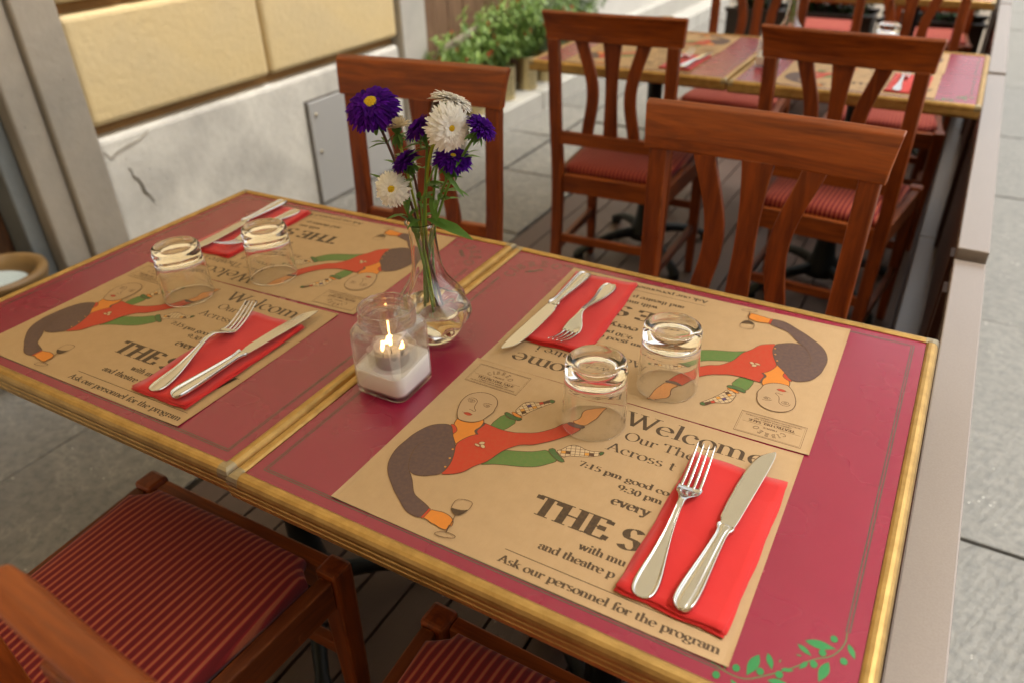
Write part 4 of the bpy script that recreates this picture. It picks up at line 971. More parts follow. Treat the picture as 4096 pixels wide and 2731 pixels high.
# ---- place mats
MW, MH = .418, .293
def make_mat():
    b = MB(); n = 14; m_ = 10
    vs_ = []; 
    for j in range(m_+1):
        for i in range(n+1):
            ux = (0,.004,.012,.06,.16,.3,.42,.5,.58,.7,.84,.94,.988,.996,1)[i]; uy = (0,.006,.02,.12,.35,.5,.65,.88,.98,.994,1)[j]; vs_.append((MW*ux, MH*uy, 0.0))
    # thin closed sheet
    def lift(x, y):
        d = min(x, MW-x, y, MH-y); c = (abs(x/MW-.5)*2)**6*(abs(y/MH-.5)*2)**6; return max(0, 1-d/.0045)**1.5*(.0002+.0012*c+.00015*math.sin(31*x+17*y))
    top = [(x, y, .0002+lift(x, y)) for x, y, z in vs_]; bot = [(x, y, lift(x, y)) for x, y, z in vs_]
    b.add(top, [(j*(n+1)+i, j*(n+1)+i+1, (j+1)*(n+1)+i+1, (j+1)*(n+1)+i) for j in range(m_) for i in range(n)])
    b.add(bot, [(j*(n+1)+i, (j+1)*(n+1)+i, (j+1)*(n+1)+i+1, j*(n+1)+i+1) for j in range(m_) for i in range(n)])
    e = b.build('place_mat', 'kraft_paper')
    mm = .001
    P = Printer(); F = {k: ([(x_*mm, y_*mm) for x_, y_ in v_] if isinstance(v_[0], list) else v_) for k, v_ in FIG.items()}
    def shape(k, m, ol=.00085, it=1, olm='ink_line'):
        p = chaikin(F[k], True, it); P.poly(p, m); P.step(); 
        if ol: P.line(p, ol, olm, True); P.step()
    shape('leg1', 'ink_green'); shape('ankle1', 'ink_orange'); shape('sock1', 'ink_pale'); shape('leg2', 'ink_green'); shape('sock2', 'ink_pale')
    # harlequin socks
    def sock(k, ax0, ax1, seed):
        r = random.Random(seed); poly = chaikin(F[k], True, 1)
        def inside(p):
            c_ = False; n_ = len(poly)
            for i in range(n_):
                a_, q_ = poly[i], poly[i-1]
                if (a_[1] > p[1]) != (q_[1] > p[1]) and p[0] < (q_[0]-a_[0])*(p[1]-a_[1])/(q_[1]-a_[1])+a_[0]: c_ = not c_
            return c_
        A_ = Vector(ax0)*mm; B_ = Vector(ax1)*mm; d = (B_-A_); L = d.length; d.normalize(); n_ = Vector((-d[1], d[0])); s_ = .0052
        cols = ['ink_red','ink_green','ink_blue','ink_ochre','ink_line']
        for i in range(-2, int(L/s_)+3):
            for j in range(-4, 5):
                c_ = A_+d*(i+.5)*s_+n_*(j+.5)*s_*.9
                if r.random() < .30:
                    q_ = [c_+d*s_*.42, c_+n_*s_*.38, c_-d*s_*.42, c_-n_*s_*.38] if False else [c_+d*s_*.45+n_*s_*.4, c_-d*s_*.45+n_*s_*.4, c_-d*s_*.45-n_*s_*.4, c_+d*s_*.45-n_*s_*.4]
                    if all(inside(v_) for v_ in q_): P.poly([tuple(v_) for v_ in q_], r.choice(cols))
        P.step()
        def clip(p, q):
            N_ = 40; run = []
            for t_ in range(N_+1):
                c_ = p.lerp(q, t_/N_)
                if inside(c_): run.append(tuple(c_))
                else:
                    if len(run) > 1: P.line([run[0], run[-1]], .00055, 'ink_line')
                    run = []
            if len(run) > 1: P.line([run[0], run[-1]], .00055, 'ink_line')
        for i in range(-2, int(L/s_)+3): clip(A_+d*i*s_+n_*.03, A_+d*i*s_-n_*.03)
        P.step()
        for j in range(-5, 6): clip(A_-d*.01+n_*j*s_*.9, B_+d*.01+n_*j*s_*.9)
        P.step()
    sock('sock1', (103, 222), (131, 253), 1); sock('sock2', (180, 178), (221, 193), 2)
    shape('toe1', 'ink_darkgreen'); shape('toe2', 'ink_darkgreen'); shape('legcuff1', 'ink_darkgreen'); shape('legcuff2', 'ink_darkgreen')
    shape('hand2', 'ink_skin'); shape('dark', 'ink_dark', it=2); shape('red', 'ink_red', it=1); shape('neck', 'ink_orange'); shape('collar', 'ink_red'); shape('lapel', 'ink_dark', .0005)
    shape('cuff2', 'ink_dark', .0005); shape('hand', 'ink_orange'); shape('cuff', 'ink_red', .0005); shape('head', 'ink_face', .0009, 2)
    for k in ('brow1', 'brow2', 'nose', 'darkline'): P.line(chaikin(F[k], False, 2), .0007, 'ink_line')
    P.step()
    for k in ('eye1', 'eye2'): P.line(chaikin(F[k], True, 1), .0006, 'ink_line', True)
    P.step()
    for x_, y_ in F['pupil'] if not isinstance(F['pupil'][0][0], str) else []:
        P.line([(x_+.0017*math.cos(2*PI*k/10), y_+.0019*math.sin(2*PI*k/10)) for k in range(10)], .0005, 'ink_line', True); P.poly([(x_+.0007*math.cos(2*PI*k/8), y_+.0007*math.sin(2*PI*k/8)) for k in range(8)], 'ink_line')
    P.step(); shape('mouth', 'ink_red', .0004)
    P.line([(.0445,.1855),(.0500,.1850),(.0585,.1862)], .0004, 'ink_line'); P.step()
    for cx_, cy_, rx, ry, a_ in ((92.4,141.4,3.6,1.7,-12), (95.4,146.8,3.4,2.4,35), (99.2,142.4,3.4,2.3,-35)):
        q_ = [((cx_+rx*math.cos(t_)*math.cos(R(a_))-ry*math.sin(t_)*math.sin(R(a_)))*mm, (cy_+rx*math.cos(t_)*math.sin(R(a_))+ry*math.sin(t_)*math.cos(R(a_)))*mm) for t_ in [2*PI*k/14 for k in range(14)]]
        P.poly(q_, 'ink_pale'); P.step(); P.line(q_, .0005, 'ink_line', True); P.step()
    for x_, y_ in F['buttons']: P.poly([(x_+.0013*math.cos(2*PI*k/8), y_+.0013*math.sin(2*PI*k/8)) for k in range(8)], 'ink_ochre')
    P.step()
    P.line(chaikin(F['bowl'], True, 1), .0007, 'ink_line', True); P.step(); P.poly(chaikin(F['wine'], True, 1), 'ink_black'); P.step()
    P.line([(.1215,.0455),(.128,.0445),(.1375,.0500)], .0005, 'ink_line'); P.step()
    P.line(F['stem'], .0009, 'ink_line'); P.step(); P.line(chaikin(F['base'], True, 1), .0008, 'ink_line', True)
    P.build('printed_acrobat', e, .0002)
    # lettering
    def Tm(s_, x_, y_, cap, w_, th=.13, tn=.035):
        P = Printer(); P.text(s_, x_*mm, y_*mm, cap*mm, w_*mm, th, tn, 'ink_black'); tag(P.build('printed_line', e, .0002), kind=None)
    Tm('Welcome', 221, 255, 25.5, 164, .125, .035)
    Tm('Our Theatre i', 233, 229.5, 14, 132, .125, .035)
    Tm('Across t', 221.5, 204, 14, 80, .125, .035)
    Tm('7:15 pm good co', 206, 165, 8.6, 103, .20, .06)
    Tm('9:30 pm', 258, 150, 8.6, 49, .20, .06)
    Tm('every', 260, 128, 12.5, 41, .20, .06)
    Tm('THE S', 192, 78.5, 27.5, 117, .23, .045)
    Tm('W', 375, 78.5, 27.5, 32, .23, .045)
    Tm('with mu', 256.5, 57.5, 9.5, 48, .20, .06)
    Tm('and theatre p', 222.5, 40, 9.5, 78, .20, .06)
    Tm('Ask our personnel for the program', 195.5, 8.5, 9.0, 213, .19, .06)
    P = Printer(); P.line([(.1955,.0245),(.4065,.0245)], .0009, 'ink_black'); P.build('printed_rule', e, .0002)
    # stamp in the corner
    P = Printer()
    for i_, w_ in ((0, .0009), (.0017, .0005)):
        P.line([(.0106+i_,.2445+i_),(.0850-i_,.2445+i_),(.0850-i_,.2845-i_),(.0106+i_,.2845-i_)], w_, 'ink_line', True)
        P.step()
    P.line([(.0145,.2630),(.0375,.2630)], .0004, 'ink_line'); P.line([(.058,.2630),(.0805,.2630)], .0004, 'ink_line'); P.step()
    P.arctext('CIBRÈO', .0478, .2590, .0155, 158, 22, .0062, .0062, .22, .14, 'ink_line'); P.arctext('CIBRÈO', .0478, .2590, .0155, 158, 22, .0062, .0062, .08, .03, 'kraft_paper')
    Ts = lambda s_, y_, cap, w_, th=.18, tn=.08: P.text(s_, .0478, y_*mm, cap*mm, w_*mm, th, tn, 'ink_line', anchor='c')
    Ts('FIRENZE', 265.2, 2.6, 16); Ts('TEATRO DEL SALE', 256.6, 4.2, 52, .22, .09); Ts('CIBRÈO CITTÀ APERTA 2002', 252.4, 2.2, 42); Ts("CIRCOLO CREATIVO D'INTRATTENIMENTO CULTURALE", 248.6, 2.0, 64)
    P.build('printed_stamp', e, .0002)
    return e
mat0 = make_mat()
def mat_at(F_, x, y, deg, label, z=.0002, first=[True]):
    o = mat0 if first[0] else copy_tree(mat0); first[0] = False
    place(o, F_ @ TRZ(x, y, z, deg)); tag(o, label, 'place mat', 'kraft paper place mats'); return o
def rot_origin(cx_, cy_, deg):
    c, s = math.cos(R(deg)), math.sin(R(deg)); return cx_-(c*MW/2-s*MH/2), cy_-(s*MW/2+c*MH/2)
mat_at(FR, .1078, .0165, .25, 'brown paper place mat at the front of the right near table, text upright')
x_, y_ = rot_origin(.3185, .4585, 180.7); mat_at(FR, x_, y_, 180.7, 'brown paper place mat at the back of the right near table, printed upside down')
mat_at(FL, .651-.5515, .0135, .6, 'brown paper place mat at the front of the left near table')
x_, y_ = rot_origin(.651-.3300, .4585, 182.0); mat_at(FL, x_, y_, 182.0, 'brown paper place mat at the back of the left near table, by the vase')
for F_, nm, dx in ((FR2, 'second row table beside the screen', 0), (FL2, 'second row table nearer the wall', -.01)):
    mat_at(F_, .105+dx, .018, .4, 'blurred paper place mat at the front of the '+nm)
    x_, y_ = rot_origin(.315+dx, .460, 180.5); mat_at(F_, x_, y_, 180.5, 'blurred paper place mat at the back of the '+nm)
# ================================================================== ON THE TABLES
NAPZ = 0.0010
def make_napkin(seed, w=.100, l=.214):
    r = random.Random(seed); e = empty('napkin', None)
    zc = 0.0
    layers = [(0, 0, 1.0), (.0016, -.0010, .994), (.0030, .0008, .985), (.0010, .0016, .982)]
    for k, (ox, oy, sc) in enumerate(layers):
        nx, ny = 10, 20; vs_ = []; th = .0006
        ph = [r.uniform(0, 6) for _ in range(4)]
        def zz(u, v):
            edge = (2*abs(u-.5))**5*.0009*(k+1)*.5 + (2*abs(v-.5))**8*.0012*(k+1)*.35
            return zc + edge + .00045*k*(math.sin(3.1*u+ph[0])*math.sin(4.3*v+ph[1]))*.6 + .00030*k*math.sin(9*v+ph[2])
        top = []; bot = []
        for j in range(ny+1):
            for i in range(nx+1):
                u, v = i/nx, j/ny
                ex = .0007*math.sin(17*v+ph[0])*(1 if i in (0, nx) else 0); ey = .0011*math.sin(13*u+ph[1]+k) * (1 if j in (0, ny) else 0)
                x = (u-.5)*w*sc+ox+ex + (.0035*math.sin(PI*v)*(1 if seed % 2 else -1)*0.3); y = v*l*sc+oy+ey
                top.append((x, y, zz(u, v)+th)); bot.append((x, y, zz(u, v)))
        b = MB(); f1 = [(j*(nx+1)+i, j*(nx+1)+i+1, (j+1)*(nx+1)+i+1, (j+1)*(nx+1)+i) for j in range(ny) for i in range(nx)]
        b.add(top, f1, 0, True); b.add(bot, [tuple(reversed(q)) for q in f1], 0, True)
        N_ = (nx+1)*(ny+1); per = [i for i in range(nx)] + [nx+(nx+1)*j for j in range(ny)] + [ny*(nx+1)+i for i in range(nx, 0, -1)] + [(nx+1)*j for j in range(ny, 0, -1)]
        b.f += [(per[i]+N_, per[(i+1) % len(per)]+N_, per[(i+1) % len(per)], per[i]) for i in range(len(per))]; b.mi += [0]*len(per); b.smooth += [False]*len(per)
        b.build('paper_layer', 'napkin_red', e); zc += .00062
    return e
def lerp_tab(tab, s):
    for a, c in zip(tab[:-1], tab[1:]):
        if s <= c[0]:
            t_ = (s-a[0])/(c[0]-a[0]); t_ = t_*t_*(3-2*t_) if False else t_
            return [a[i]+(c[i]-a[i])*t_ for i in range(1, len(a))]
    return list(tab[-1][1:])
def handle_section(x0, w, zb, h, y, rim=True):
    """closed section of a beaded cutlery handle; w half width, h height"""
    us = [-1, -.93, -.82, -.72, -.64, -.4, 0, .4, .64, .72, .82, .93, 1]
    hs = [.45, .86, 1.0, .78, .62, .74, .82, .74, .62, .78, 1.0, .86, .45] if rim else [.5, .7, .85, .92, .95, 1, 1, 1, .95, .92, .85, .7, .5]
    top = [(x0+u*w, y, zb+h*k) for u, k in zip(us, hs)]
    bot = [(x0+u*w*.92, y, zb+h*k) for u, k in ((1, .2), (.6, 0.0), (0, -.03), (-.6, 0.0), (-1, .2))]
    return top+bot
def make_knife():
    e = empty('table_knife', None)
    tab = smooth_prof([(0.0, .0035, .0035, .0045), (.002, .0075, .003, .007), (.006, .0098, .0026, .0085), (.014, .0108, .0022, .0092), (.028, .0106, .002, .0092), (.05, .0090, .0022, .0088), (.075, .0072, .0028, .0082), (.095, .0062, .0034, .0078), (.103, .0068, .0036, .0078), (.1075, .0088, .0036, .0078), (.1105, .0092, .0038, .0074), (.1125, .0078, .0042, .0066)], 5)
    b = MB(); b.loft([handle_section(0, w, zb, h, y, True) for y, w, zb, h in tab]); b.build('handle', 'cutlery_steel', e)
    b = MB(); rings = []
    tabb = smooth_prof([(.1115, -.0078, .0078), (.118, -.0084, .0084), (.125, -.0108, .0088), (.150, -.0122, .0094), (.185, -.0124, .0102), (.212, -.0108, .0106), (.228, -.0074, .0104), (.238, -.0012, .0098), (.2435, .0042, .0086), (.2455, .0064, .0074)], 4)
    for y, xl, xr in tabb:
        th = .00165*(1-.4*(y-.11)/.135); z = .0074-.0012*(y-.11)/.13; xm = (xl+xr)/2
        xl *= .9; xr *= .92
        rings.append([(xl, y, z), (xl+.0012, y, z+th*.45), (xr-.0004, y, z+th*.65), (xr, y, z+th*.5), (xr, y, z-th*.5), (xl+.0012, y, z-th*.45)])
    b.loft(rings, smooth=False); b.build('blade', 'cutlery_steel', e); return e
def make_fork():
    e = MB()
    def zc(s): return lerp_tab(ZF, s)[0]
    ZF = smooth_prof([(0, .0022), (.02, .0020), (.05, .0040), (.08, .0095), (.105, .0150), (.120, .0158), (.133, .0110), (.145, .0055), (.158, .0040), (.175, .0075), (.19, .0130), (.206, .0205)], 5)
    tab = smooth_prof([(0.0, .0035, .0026), (.002, .0080, .0036), (.007, .0110, .0042), (.016, .0122, .0044), (.030, .0112, .0044), (.050, .0082, .0042), (.075, .0050, .0040), (.095, .0036, .0038), (.112, .0034, .0036), (.122, .0042, .0032), (.130, .0070, .0028), (.138, .0108, .0024), (.146, .0126, .0021), (.154, .0128, .0020)], 4)
    rings = []
    for s, w, h in tab:
        cup = -.0018*min(1, max(0, (s-.128)/.018)); zb = zc(s); rings.append([(x_, y_, z_ + cup*(1-((x_)/max(w,1e-4))**2)*1.0) for x_, y_, z_ in handle_section(0, w, zb-h*.5, h, s, s < .112)])
    e.loft(rings)
    for k in range(4):
        xc = (-.0096+.0064*k); rg = []
        for i in range(13):
            t_ = i/12; s = .151+.055*t_; w = .00185*(1-.55*t_**2); h = .0020*(1-.4*t_); z = zc(s) - (.0018*(1-(xc/.0128)**2)*max(0, 1-2*t_)); x = xc*(1-.06*t_)
            rg.append([(x-w, s, z+.0), (x-w*.5, s, z+h*.5), (x+w*.5, s, z+h*.5), (x+w, s, z), (x+w*.5, s, z-h*.5), (x-w*.5, s, z-h*.5)])
        rg.append([(p[0]*.0+x, s+.002, p[2]*.0+z) for p in rg[-1]]); e.loft(rg)
    return e.build('table_fork', 'cutlery_steel')
def make_tumbler():
    b = MB(); H = .086
    # upside down: rim on the table (z=0), thick base on top
    prof = [(.0368, .0), (.0374, .0006), (.0376, .002), (.0372, .02), (.0364, .045), (.0354, .062), (.0350, .066), (.0348, .070), (.0351, .075), (.0350, .0805), (.0338, .0845), (.0315, .0862), (.0285, .0864), (.0262, .0856), (.0240, .0842), (.018, .0828), (.009, .0822), (.0, .0821)]
    ins = [(.0, .0668), (.012, .0666), (.022, .0655), (.0285, .0635), (.0315, .060), (.0330, .055), (.0340, .045), (.0350, .02), (.0358, .002), (.0362, .0004), (.0368, .0)]
    b.lathe(prof+ins, 72); o = b.build('tumbler', 'clear_glass', merge=True); return o
kn0, fk0, tb0 = make_knife(), make_fork(), make_tumbler()
used = set()
def inst(o, mtx, label, cat, group=None):
    c = o if o.name not in used else copy_tree(o); used.add(o.name); used.add(c.name); place(c, mtx); tag(c, label, cat, group); return c
def setting(F_, nap, kn, fk, where, seed, nw=.100, nl=.214):
    """nap/kn/fk: (x, y, deg) in table coordinates"""
    n = make_napkin(seed, nw, nl); place(n, F_ @ TRZ(nap[0], nap[1], NAPZ, nap[2])); tag(n, 'folded red napkin '+where, 'napkin', 'red paper napkins')
    zt = NAPZ+.0030
    if kn: inst(kn0, F_ @ TRZ(kn[0], kn[1], zt, kn[2]) @ (Matrix.Rotation(R(kn[3]), 4, 'Y') if len(kn) > 3 else Matrix.Identity(4)), 'steel knife '+where, 'knife', 'table knives')
    if fk: inst(fk0, F_ @ TRZ(fk[0], fk[1], zt, fk[2]), 'steel fork '+where, 'fork', 'table forks')
def dirdeg(p, q): return math.degrees(math.atan2(q[1]-p[1], q[0]-p[0]))-90
# right near table
setting(FR, (.4635, .0445, -1.2), (.4745, .047, -3.8), (.4385, .046, 1.8), 'at the front of the right near table', 1)
setting(FR, (.170, .5905, 180+3.5, ), (.141, .578, 180-1.0), (.186, .570, 180+2.0), 'at the back of the right near table', 2)
# left near table (world x + .651)
setting(FL, (.651-.2025, .0445, .6), (.651-.1760, .0495, -2.3), (.651-.2170, .0500, 9.0), 'at the front of the left near table', 3)
setting(FL, (.651-.4925, .5895, 181.5), (.651-.5200, .602, 180+3.0), (.651-.4720, .585, 180+2.5), 'at the back of the left near table', 4)
# second row
setting(FR2, (.445, .045, -1), (.47, .05, -4), (.425, .05, -2), 'at the front of the right table in the second row', 5)
setting(FL2, (.455, .045, -1), (.480, .05, -4), (.438, .05, -2), 'at the front of the left table in the second row', 6)
for F_, x, y, l in ((FR, .2975, .2590, 'upturned clear tumbler nearest the front, over the printed hand on the right near table'),
                    (FR, .3480, .3670, 'upturned clear tumbler on the back place mat of the right near table'),
                    (FL, .651-.3895, .2535, 'left one of the two upturned tumblers on the left near table'),
                    (FL, .651-.3180, .3640, 'right one of the two upturned tumblers on the left near table'),
                    (FL2, .300, .390, 'blurred upturned tumbler on the left table of the second row'),
                    (FR2, .330, .560, 'blurred upturned tumbler just showing above a chair rail in the second row')):
    inst(tb0, F_ @ TRZ(x, y, .0014 if F_ in (FR, FL) else .0012, random.uniform(0, 90)), l, 'glass', 'upturned tumblers')

# ---- candle jar
def make_jar():
    e = empty('candle_jar', None)
    def sq(hw, rc, z, n=5):
        pts = []
        for cx_, cy_, a0 in ((hw-rc, hw-rc, 0), (-hw+rc, hw-rc, 90), (-hw+rc, -hw+rc, 180), (hw-rc, -hw+rc, 270)):
            for k in range(n+1): pts.append((cx_+rc*math.cos(R(a0+90*k/n)), cy_+rc*math.sin(R(a0+90*k/n)), z))
        return pts
    def circ(r_, z, n=5):
        pts = []
        for q in range(4):
            for k in range(n+1): 
                a = R(q*90+ (90*k/n)*0.999 + (0.045)); pts.append((r_*math.cos(a), r_*math.sin(a), z))
        return pts
    def blend(hw, rc, r_, t_, z):
        return [tuple(p[i]*(1-t_)+q[i]*t_ for i in range(3)) for p, q in zip(sq(hw, rc, z), circ(r_, z))]
    out = [sq(.020, .010, .0), sq(.029, .011, .0), sq(.0325, .012, .0012), sq(.0338, .0125, .004), sq(.0340, .0125, .012), sq(.0340, .0125, .06), sq(.0338, .0125, .072), sq(.0330, .013, .0775), blend(.0325, .015, .0325, .30, .0805), blend(.032, .018, .0318, .65, .0825), circ(.0316, .0838), circ(.0312, .0852), circ(.0322, .0868), circ(.0312, .0885), circ(.0311, .0905), circ(.0321, .0922), circ(.0311, .0938), circ(.0311, .0985), circ(.0318, .1), circ(.0316, .1015), circ(.0305, .1022), circ(.0292, .1015), circ(.0288, .0995)]
    inn = [circ(.0286, .090), circ(.0288, .084), blend(.0295, .016, .029, .6, .0805), sq(.0305, .0115, .0765), sq(.0315, .0105, .070), sq(.0318, .0105, .04), sq(.0318, .0105, .010), sq(.0300, .0105, .0055), sq(.020, .008, .0045)]
    b = MB(); b.loft(out+inn, smooth=True); b.build('jar', 'jar_glass', e, merge=True)
    # salt
    b = MB(); n = 24; rgs = [sq(.0300, .010, .0062), sq(.0322, .0107, .0105), sq(.0322, .0107, .030)]
    rim_ = [(x, y, .034+.003*math.sin(3*math.atan2(y, x)+.6)+.0012*math.sin(7*math.atan2(y, x)) + .004*(x+y)/.06*.5) for x, y, z in sq(.0322, .0107, 0)]
    rgs.append(rim_)
    for k_ in (.85, .70, .62): rgs.append([(x*k_, y*k_, z-(.002 if k_ < .8 else 0)) for x, y, z in rim_])
    b.loft(rgs, smooth=True); b.build('salt', 'salt', e)
    b = MB(); b.lathe([(0, .026), (.0185, .026), (.0190, .050), (.0193, .0525), (.0186, .0525), (.0183, .041)], 40); b.build('tealight_cup', 'wax_cup', e)
    b = MB(); b.lathe([(.0182, .0415), (.010, .0412), (0, .0410)], 30); b.build('wax', 'wax', e)
    b = MB(); b.tube([(0, 0, .041), (.0003, 0, .050), (.0008, 0, .0535)], .0006, 6); b.build('wick', 'wick', e)
    b = MB(); b.lathe([(0, .0515), (.0016, .0535), (.0024, .0565), (.0023, .0590), (.0016, .0625), (.0007, .0655), (0, .0672)], 14); b.build('flame', 'flame', e)
    return e
jar = make_jar(); place(jar, FR @ TRZ(.0435, .2130, .0003, 1.5) @ Matrix.Scale(1.10, 4)); tag(jar, 'square glass jar with white salt and a lit tealight, in front of the asters', 'candle jar', 'candle jars')
j2 = copy_tree(jar); place(j2, FR2 @ TRZ(.040, .225, .0003, 4)); j2['label'] = 'blurred candle jar with white salt on the second row of tables'
for c in list(j2.children):
    if c.name.startswith(('flame', 'wick')): bpy.data.objects.remove(c)

# ---- vase
def make_vase():
    e = empty('bud_vase', None)
    op = smooth_prof([(.020, .0), (.0245, .0012), (.0275, .005), (.0345, .014), (.0425, .026), (.0462, .040), (.0445, .053), (.0380, .066), (.0300, .078), (.0232, .090), (.0192, .103), (.0172, .118), (.0162, .135), (.0160, .150), (.0168, .161), (.0190, .1685), (.0198, .1700)], 4)
    ip = [(.0188, .1702)] + [(max(r_-.0019, .001), z) for r_, z in reversed(op[10:-1])] + [(.024, .0085), (.012, .0070), (0, .0068)]
    def mod(a, z):
        k = max(0, min(1, (z-.003)/.01))*max(0, min(1, (.125-z)/.05)); return 1+.050*k*math.cos(7*(a+z*11))
    b = MB(); b.lathe([(0, .0012)]+op+ip, 96, mod=mod); b.build('vase', 'clear_glass', e, merge=True)
    wp = [(0, .0066)] + [(max(r_-.0016, .001), z) for r_, z in op[10:] if z < .052] + [(.0405, .052), (.030, .0521), (0, .0521)]
    wp = [(r_, max(z, .0066)) for r_, z in wp]
    b = MB(); b.lathe(wp, 96, mod=mod); b.build('water', 'water', e, merge=True)
    return e
vase = make_vase(); VM = Matrix.Translation((.0265, .3310, .7504)) @ Matrix.Rotation(R(-3.2), 4, 'Y') @ Matrix.Diagonal((1.10, 1.10, 1.0, 1))
place(vase, VM); tag(vase, 'twisted fluted glass vase half full of water, holding the asters', 'vase', 'glass bud vases')
v2 = copy_tree(vase); place(v2, Matrix.Translation((.045, 2.36, .7504))); v2['label'] = 'blurred glass vase on the second row of tables, cut by the top edge'

# ---- asters
def aster(base, bend, head, nrm, rad, pm, label, stemm='aster_stem_dark', dens=1.0, cup=0.25, seed=0, disc=.30, sep=1.0, sr=.0017):
    """base/bend/head in world space; nrm = direction the bloom faces"""
    r = random.Random(seed); e = empty('aster', Matrix.Translation(base)); tag(e, label, 'flower', 'asters in the vase')
    O = Vector(base); N = Vector(nrm).normalized(); Hc = Vector(head)-O
    back = Hc - N*rad*.38
    P0, P1 = Vector((0,0,0)), Vector(bend)-O; pts = []
    P2 = back - N*rad*.9
    ctrl = [P0, P1, P2, back]
    for i in range(17):
        t_ = i/16; a = (1-t_)**3; b_ = 3*t_*(1-t_)**2; c_ = 3*t_*t_*(1-t_); d_ = t_**3
        pts.append(P0*a+P1*b_+P2*c_+back*d_)
    s_ = MB(); s_.tube(pts, [sr]*15+[sr*1.2, sr*1.6], 8); s_.build('stem', stemm, e)
    A = N.cross(Vector((0.2, 0.1, 1)));
    if A.length < .1: A = N.cross(Vector((1, 0, 0)))
    A.normalize(); B = N.cross(A).normalized()
    b = MB()
    lays = [(1.0, -.12, 40), (.97, .02, 38), (.90, .14, 36), (.80, .28, 32), (.66, .46, 26), (.48, .66, 16)]
    for li, (lr, up, n) in enumerate(lays):
        n = int(n*dens)
        for k in range(n):
            a = 2*PI*(k+.5*(li % 2))/n + r.uniform(-.07, .07); L = rad*lr*r.uniform(.86, 1.08); u = up*(1+cup*2)+cup*.8+r.uniform(-.12, .14)
            D = A*math.cos(a)+B*math.sin(a); S_ = N.cross(D).normalized(); w = rad*.085*r.uniform(.8, 1.15)
            vs_ = []
            r0 = rad*.12
            for t_, ww in ((0, .35), (.35, .85), (.7, 1.0), (.9, .75), (1.0, .25)):
                rr = r0+(L-r0)*t_; h = (L-r0)*(u*t_*.55 - .38*t_*t_*(1.0-cup)) + rad*.03*li
                c_ = Hc + D*rr*(1 if u < .9 else .8) + N*h; q = S_*w*ww
                vs_ += [tuple(c_-q+N*w*.35*ww), tuple(c_), tuple(c_+q+N*w*.35*ww)]
            b.add(vs_, [f for i in range(4) for f in ((3*i, 3*i+1, 3*i+4, 3*i+3), (3*i+1, 3*i+2, 3*i+5, 3*i+4))], 0, True)
    tag(b.build('petals', pm, e), kind='stuff')
    if disc:
        rr = rad*disc; Q = Matrix.Translation(Hc+N*rad*.10) @ N.to_track_quat('Z', 'Y').to_matrix().to_4x4(); b = MB()
        b.lathe([(rr, -rr*.2), (rr*.95, rr*.15), (rr*.75, rr*.38), (rr*.4, rr*.52), (0, rr*.55)], 24, M=Q)
        for k in range(90):
            a = k*2.39996; q = rr*.97*math.sqrt((k+.5)/90); z = rr*(.15+.4*(1-(q/rr)**2)); s0 = rr*.075
            c_ = Vector((q*math.cos(a), q*math.sin(a), z)); b.lathe([(s0, -s0), (s0, s0*.6), (0, s0*1.3)], 5, M=Q @ Matrix.Translation(c_))
        b.build('disc', 'aster_disc', e)
    b = MB()
    for k in range(14):
        a = 2*PI*k/14+r.uniform(-.15, .15); D = A*math.cos(a)+B*math.sin(a); lay = k % 2
        leaf_mesh(b, back+D*rad*.14, (D*(1.0 if lay else .55)-N*(.15+.75*(1-lay))+Vector((0, 0, -.45))), N, rad*r.uniform(.62, .95)*sep, rad*.24, 0, .2, .2)
    cup_ = MB(); Q = Matrix.Translation(back) @ N.to_track_quat('Z', 'Y').to_matrix().to_4x4()
    b.lathe([(sr, -rad*.12), (rad*.16, -.0), (rad*.34, rad*.20), (rad*.36, rad*.34), (rad*.2, rad*.36)], 16, M=Q)
    b.build('sepals', 'aster_leaf', e)
    for k in range(8):
        i = r.randint(7, 14); d = rv(r); d.z = abs(d.z)*.6+.15
        lb = MB(); leaf_mesh(lb, pts[i], d, Vector((0, 0, 1)), r.uniform(.016, .030), r.uniform(.0055, .0095), 0, .25, .5); lb.build('leaf', 'aster_leaf', e)
    return e
def inv(x, y, z): return tuple(VM @ Vector((x, y, z)))
aster(inv(.010, .008, .040), inv(-.004, .0, .20), (-.040, .330, 1.060), (.20, -.50, .84), .0345, 'petal_purple', 'large dark purple aster with yellow eye, highest on the left', 'aster_stem_dark', 1.3, .10, 1, .30, .85, .0019)
aster(inv(-.006, .012, .042), inv(-.002, -.004, .23), (.078, .322, 1.050), (.86, -.50, .10), .0285, 'petal_white', 'largest white aster, facing right, in the middle of the bunch', 'aster_stem_green', 1.2, .15, 2, .18, .7, .0022)
aster(inv(.008, -.010, .036), inv(.004, -.008, .18), (-.004, .306, .968), (.45, -.82, .34), .0222, 'petal_white', 'lowest white aster with a broad yellow eye, on the left', 'aster_stem_mid', .95, .10, 3, .26, .8)
aster(inv(.0, .010, .040), inv(.004, .006, .21), (.062, .352, 1.070), (.15, .38, .90), .0270, 'petal_white', 'white aster seen from behind, at the back of the bunch', 'aster_stem_mid', 1.0, .35, 4, .2, 1.0)
aster(inv(-.008, -.004, .040), inv(.0, .0, .20), (.030, .326, 1.042), (-.45, -.45, .75), .0205, 'petal_purple', 'small purple aster left of the largest white one', 'aster_stem_mid', .9, .4, 5, 0, 1.0)
aster(inv(.004, .004, .038), inv(-.002, .0, .17), (.010, .320, 1.001), (-.40, -.40, .80), .0200, 'petal_purple', 'purple aster above the lowest white one', 'aster_stem_dark', .9, .4, 6, 0, .9)
aster(inv(-.010, .004, .042), inv(.002, .0, .18), (.068, .338, 1.008), (.30, -.15, .93), .0250, 'petal_purple', 'purple aster tucked beneath the largest white one', 'aster_stem_mid', 1.0, .25, 7, .2, .9)
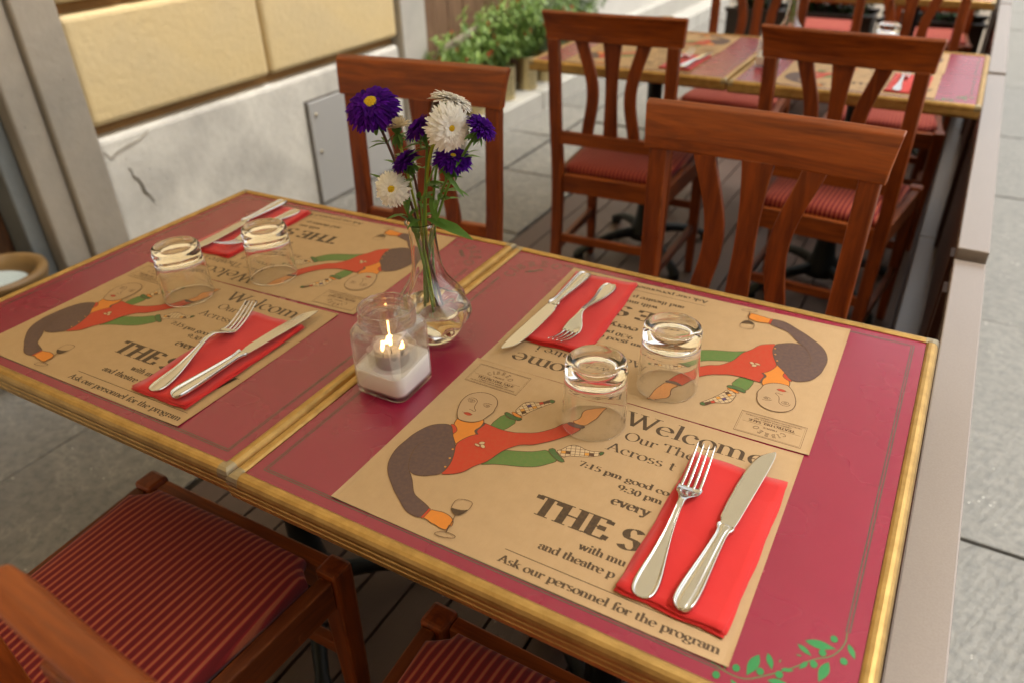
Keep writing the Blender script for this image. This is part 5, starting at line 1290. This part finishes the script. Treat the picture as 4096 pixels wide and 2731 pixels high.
aster(inv(-.012, .0, .040), inv(.006, .004, .19), (.106, .345, 1.048), (.62, .1, .78), .0200, 'petal_purple', 'purple aster farthest right in the bunch', 'aster_stem_mid', .9, .4, 8, 0, 1.0)
aster(inv(.006, -.004, .044), inv(-.002, .004, .19), (-.012, .338, 1.034), (-.1, .05, 1.0), .0180, 'petal_cream', 'half open cream aster behind the large purple one', 'aster_stem_green', .8, .95, 9, 0, 1.2)
# loose leaves at the vase mouth
e = empty('leaf_sprig', Matrix.Translation(inv(0, 0, .05))); tag(e, 'narrow green leaves spreading out of the mouth of the vase', 'leaves')
O = Vector(inv(0, 0, .05)); b = MB()
sprigs = [((.028,.33,.925),(.095,.325,.925),.016), ((.010,.322,.93),(.026,.312,.905),.010), ((.0,.325,.96),(-.045,.318,.985),.006), ((.045,.33,.93),(.062,.325,.928),.005), ((.012,.32,.955),(.008,.312,.935),.009), ((.055,.325,1.0),(.095,.32,.975),.006), ((.03,.325,.955),(.045,.318,.965),.008), ((-.002,.325,.94),(-.03,.32,.955),.006), ((.04,.325,.96),(.05,.318,.93),.009), ((.022,.32,.985),(.004,.314,.995),.006), ((.035,.326,.975),(.058,.322,.985),.006), ((.018,.322,.94),(-.002,.316,.918),.008)]
b.tube([(0,0,0), tuple(Vector(inv(.004,-.006,.13))-O), tuple(Vector((.028,.32,.95))-O), tuple(Vector((.05,.325,1.0))-O)], .0012, 6); b.build('stem', 'aster_stem_mid', e)
for p, q, w in sprigs:
    b = MB(); p, q = Vector(p)-O, Vector(q)-O; leaf_mesh(b, p, q-p, Vector((0,-.4,1)), (q-p).length, w, 0, .3, .25); b.build('leaf', 'aster_leaf', e)
# greenery in the far vase
e = empty('flower_stems', Matrix.Translation((.045, 2.36, .79))); tag(e, 'blurred green stems standing in the far vase', 'stems')
for k in range(5):
    b = MB(); a = k*1.3; b.tube([(.012*math.cos(a), .012*math.sin(a), 0), (.003*math.cos(a), .003*math.sin(a), .11), (-.03*math.cos(a), -.03*math.sin(a), .26)], .0016, 6); b.build('stem', 'aster_stem_mid', e)
b = MB()
for k in range(14): leaf_mesh(b, Vector((rnd.uniform(-.006,.006), rnd.uniform(-.006,.006), rnd.uniform(.1,.24))), rv(), Vector((0,0,1)), .035, .009)
b.build('leaves', 'aster_leaf', e)
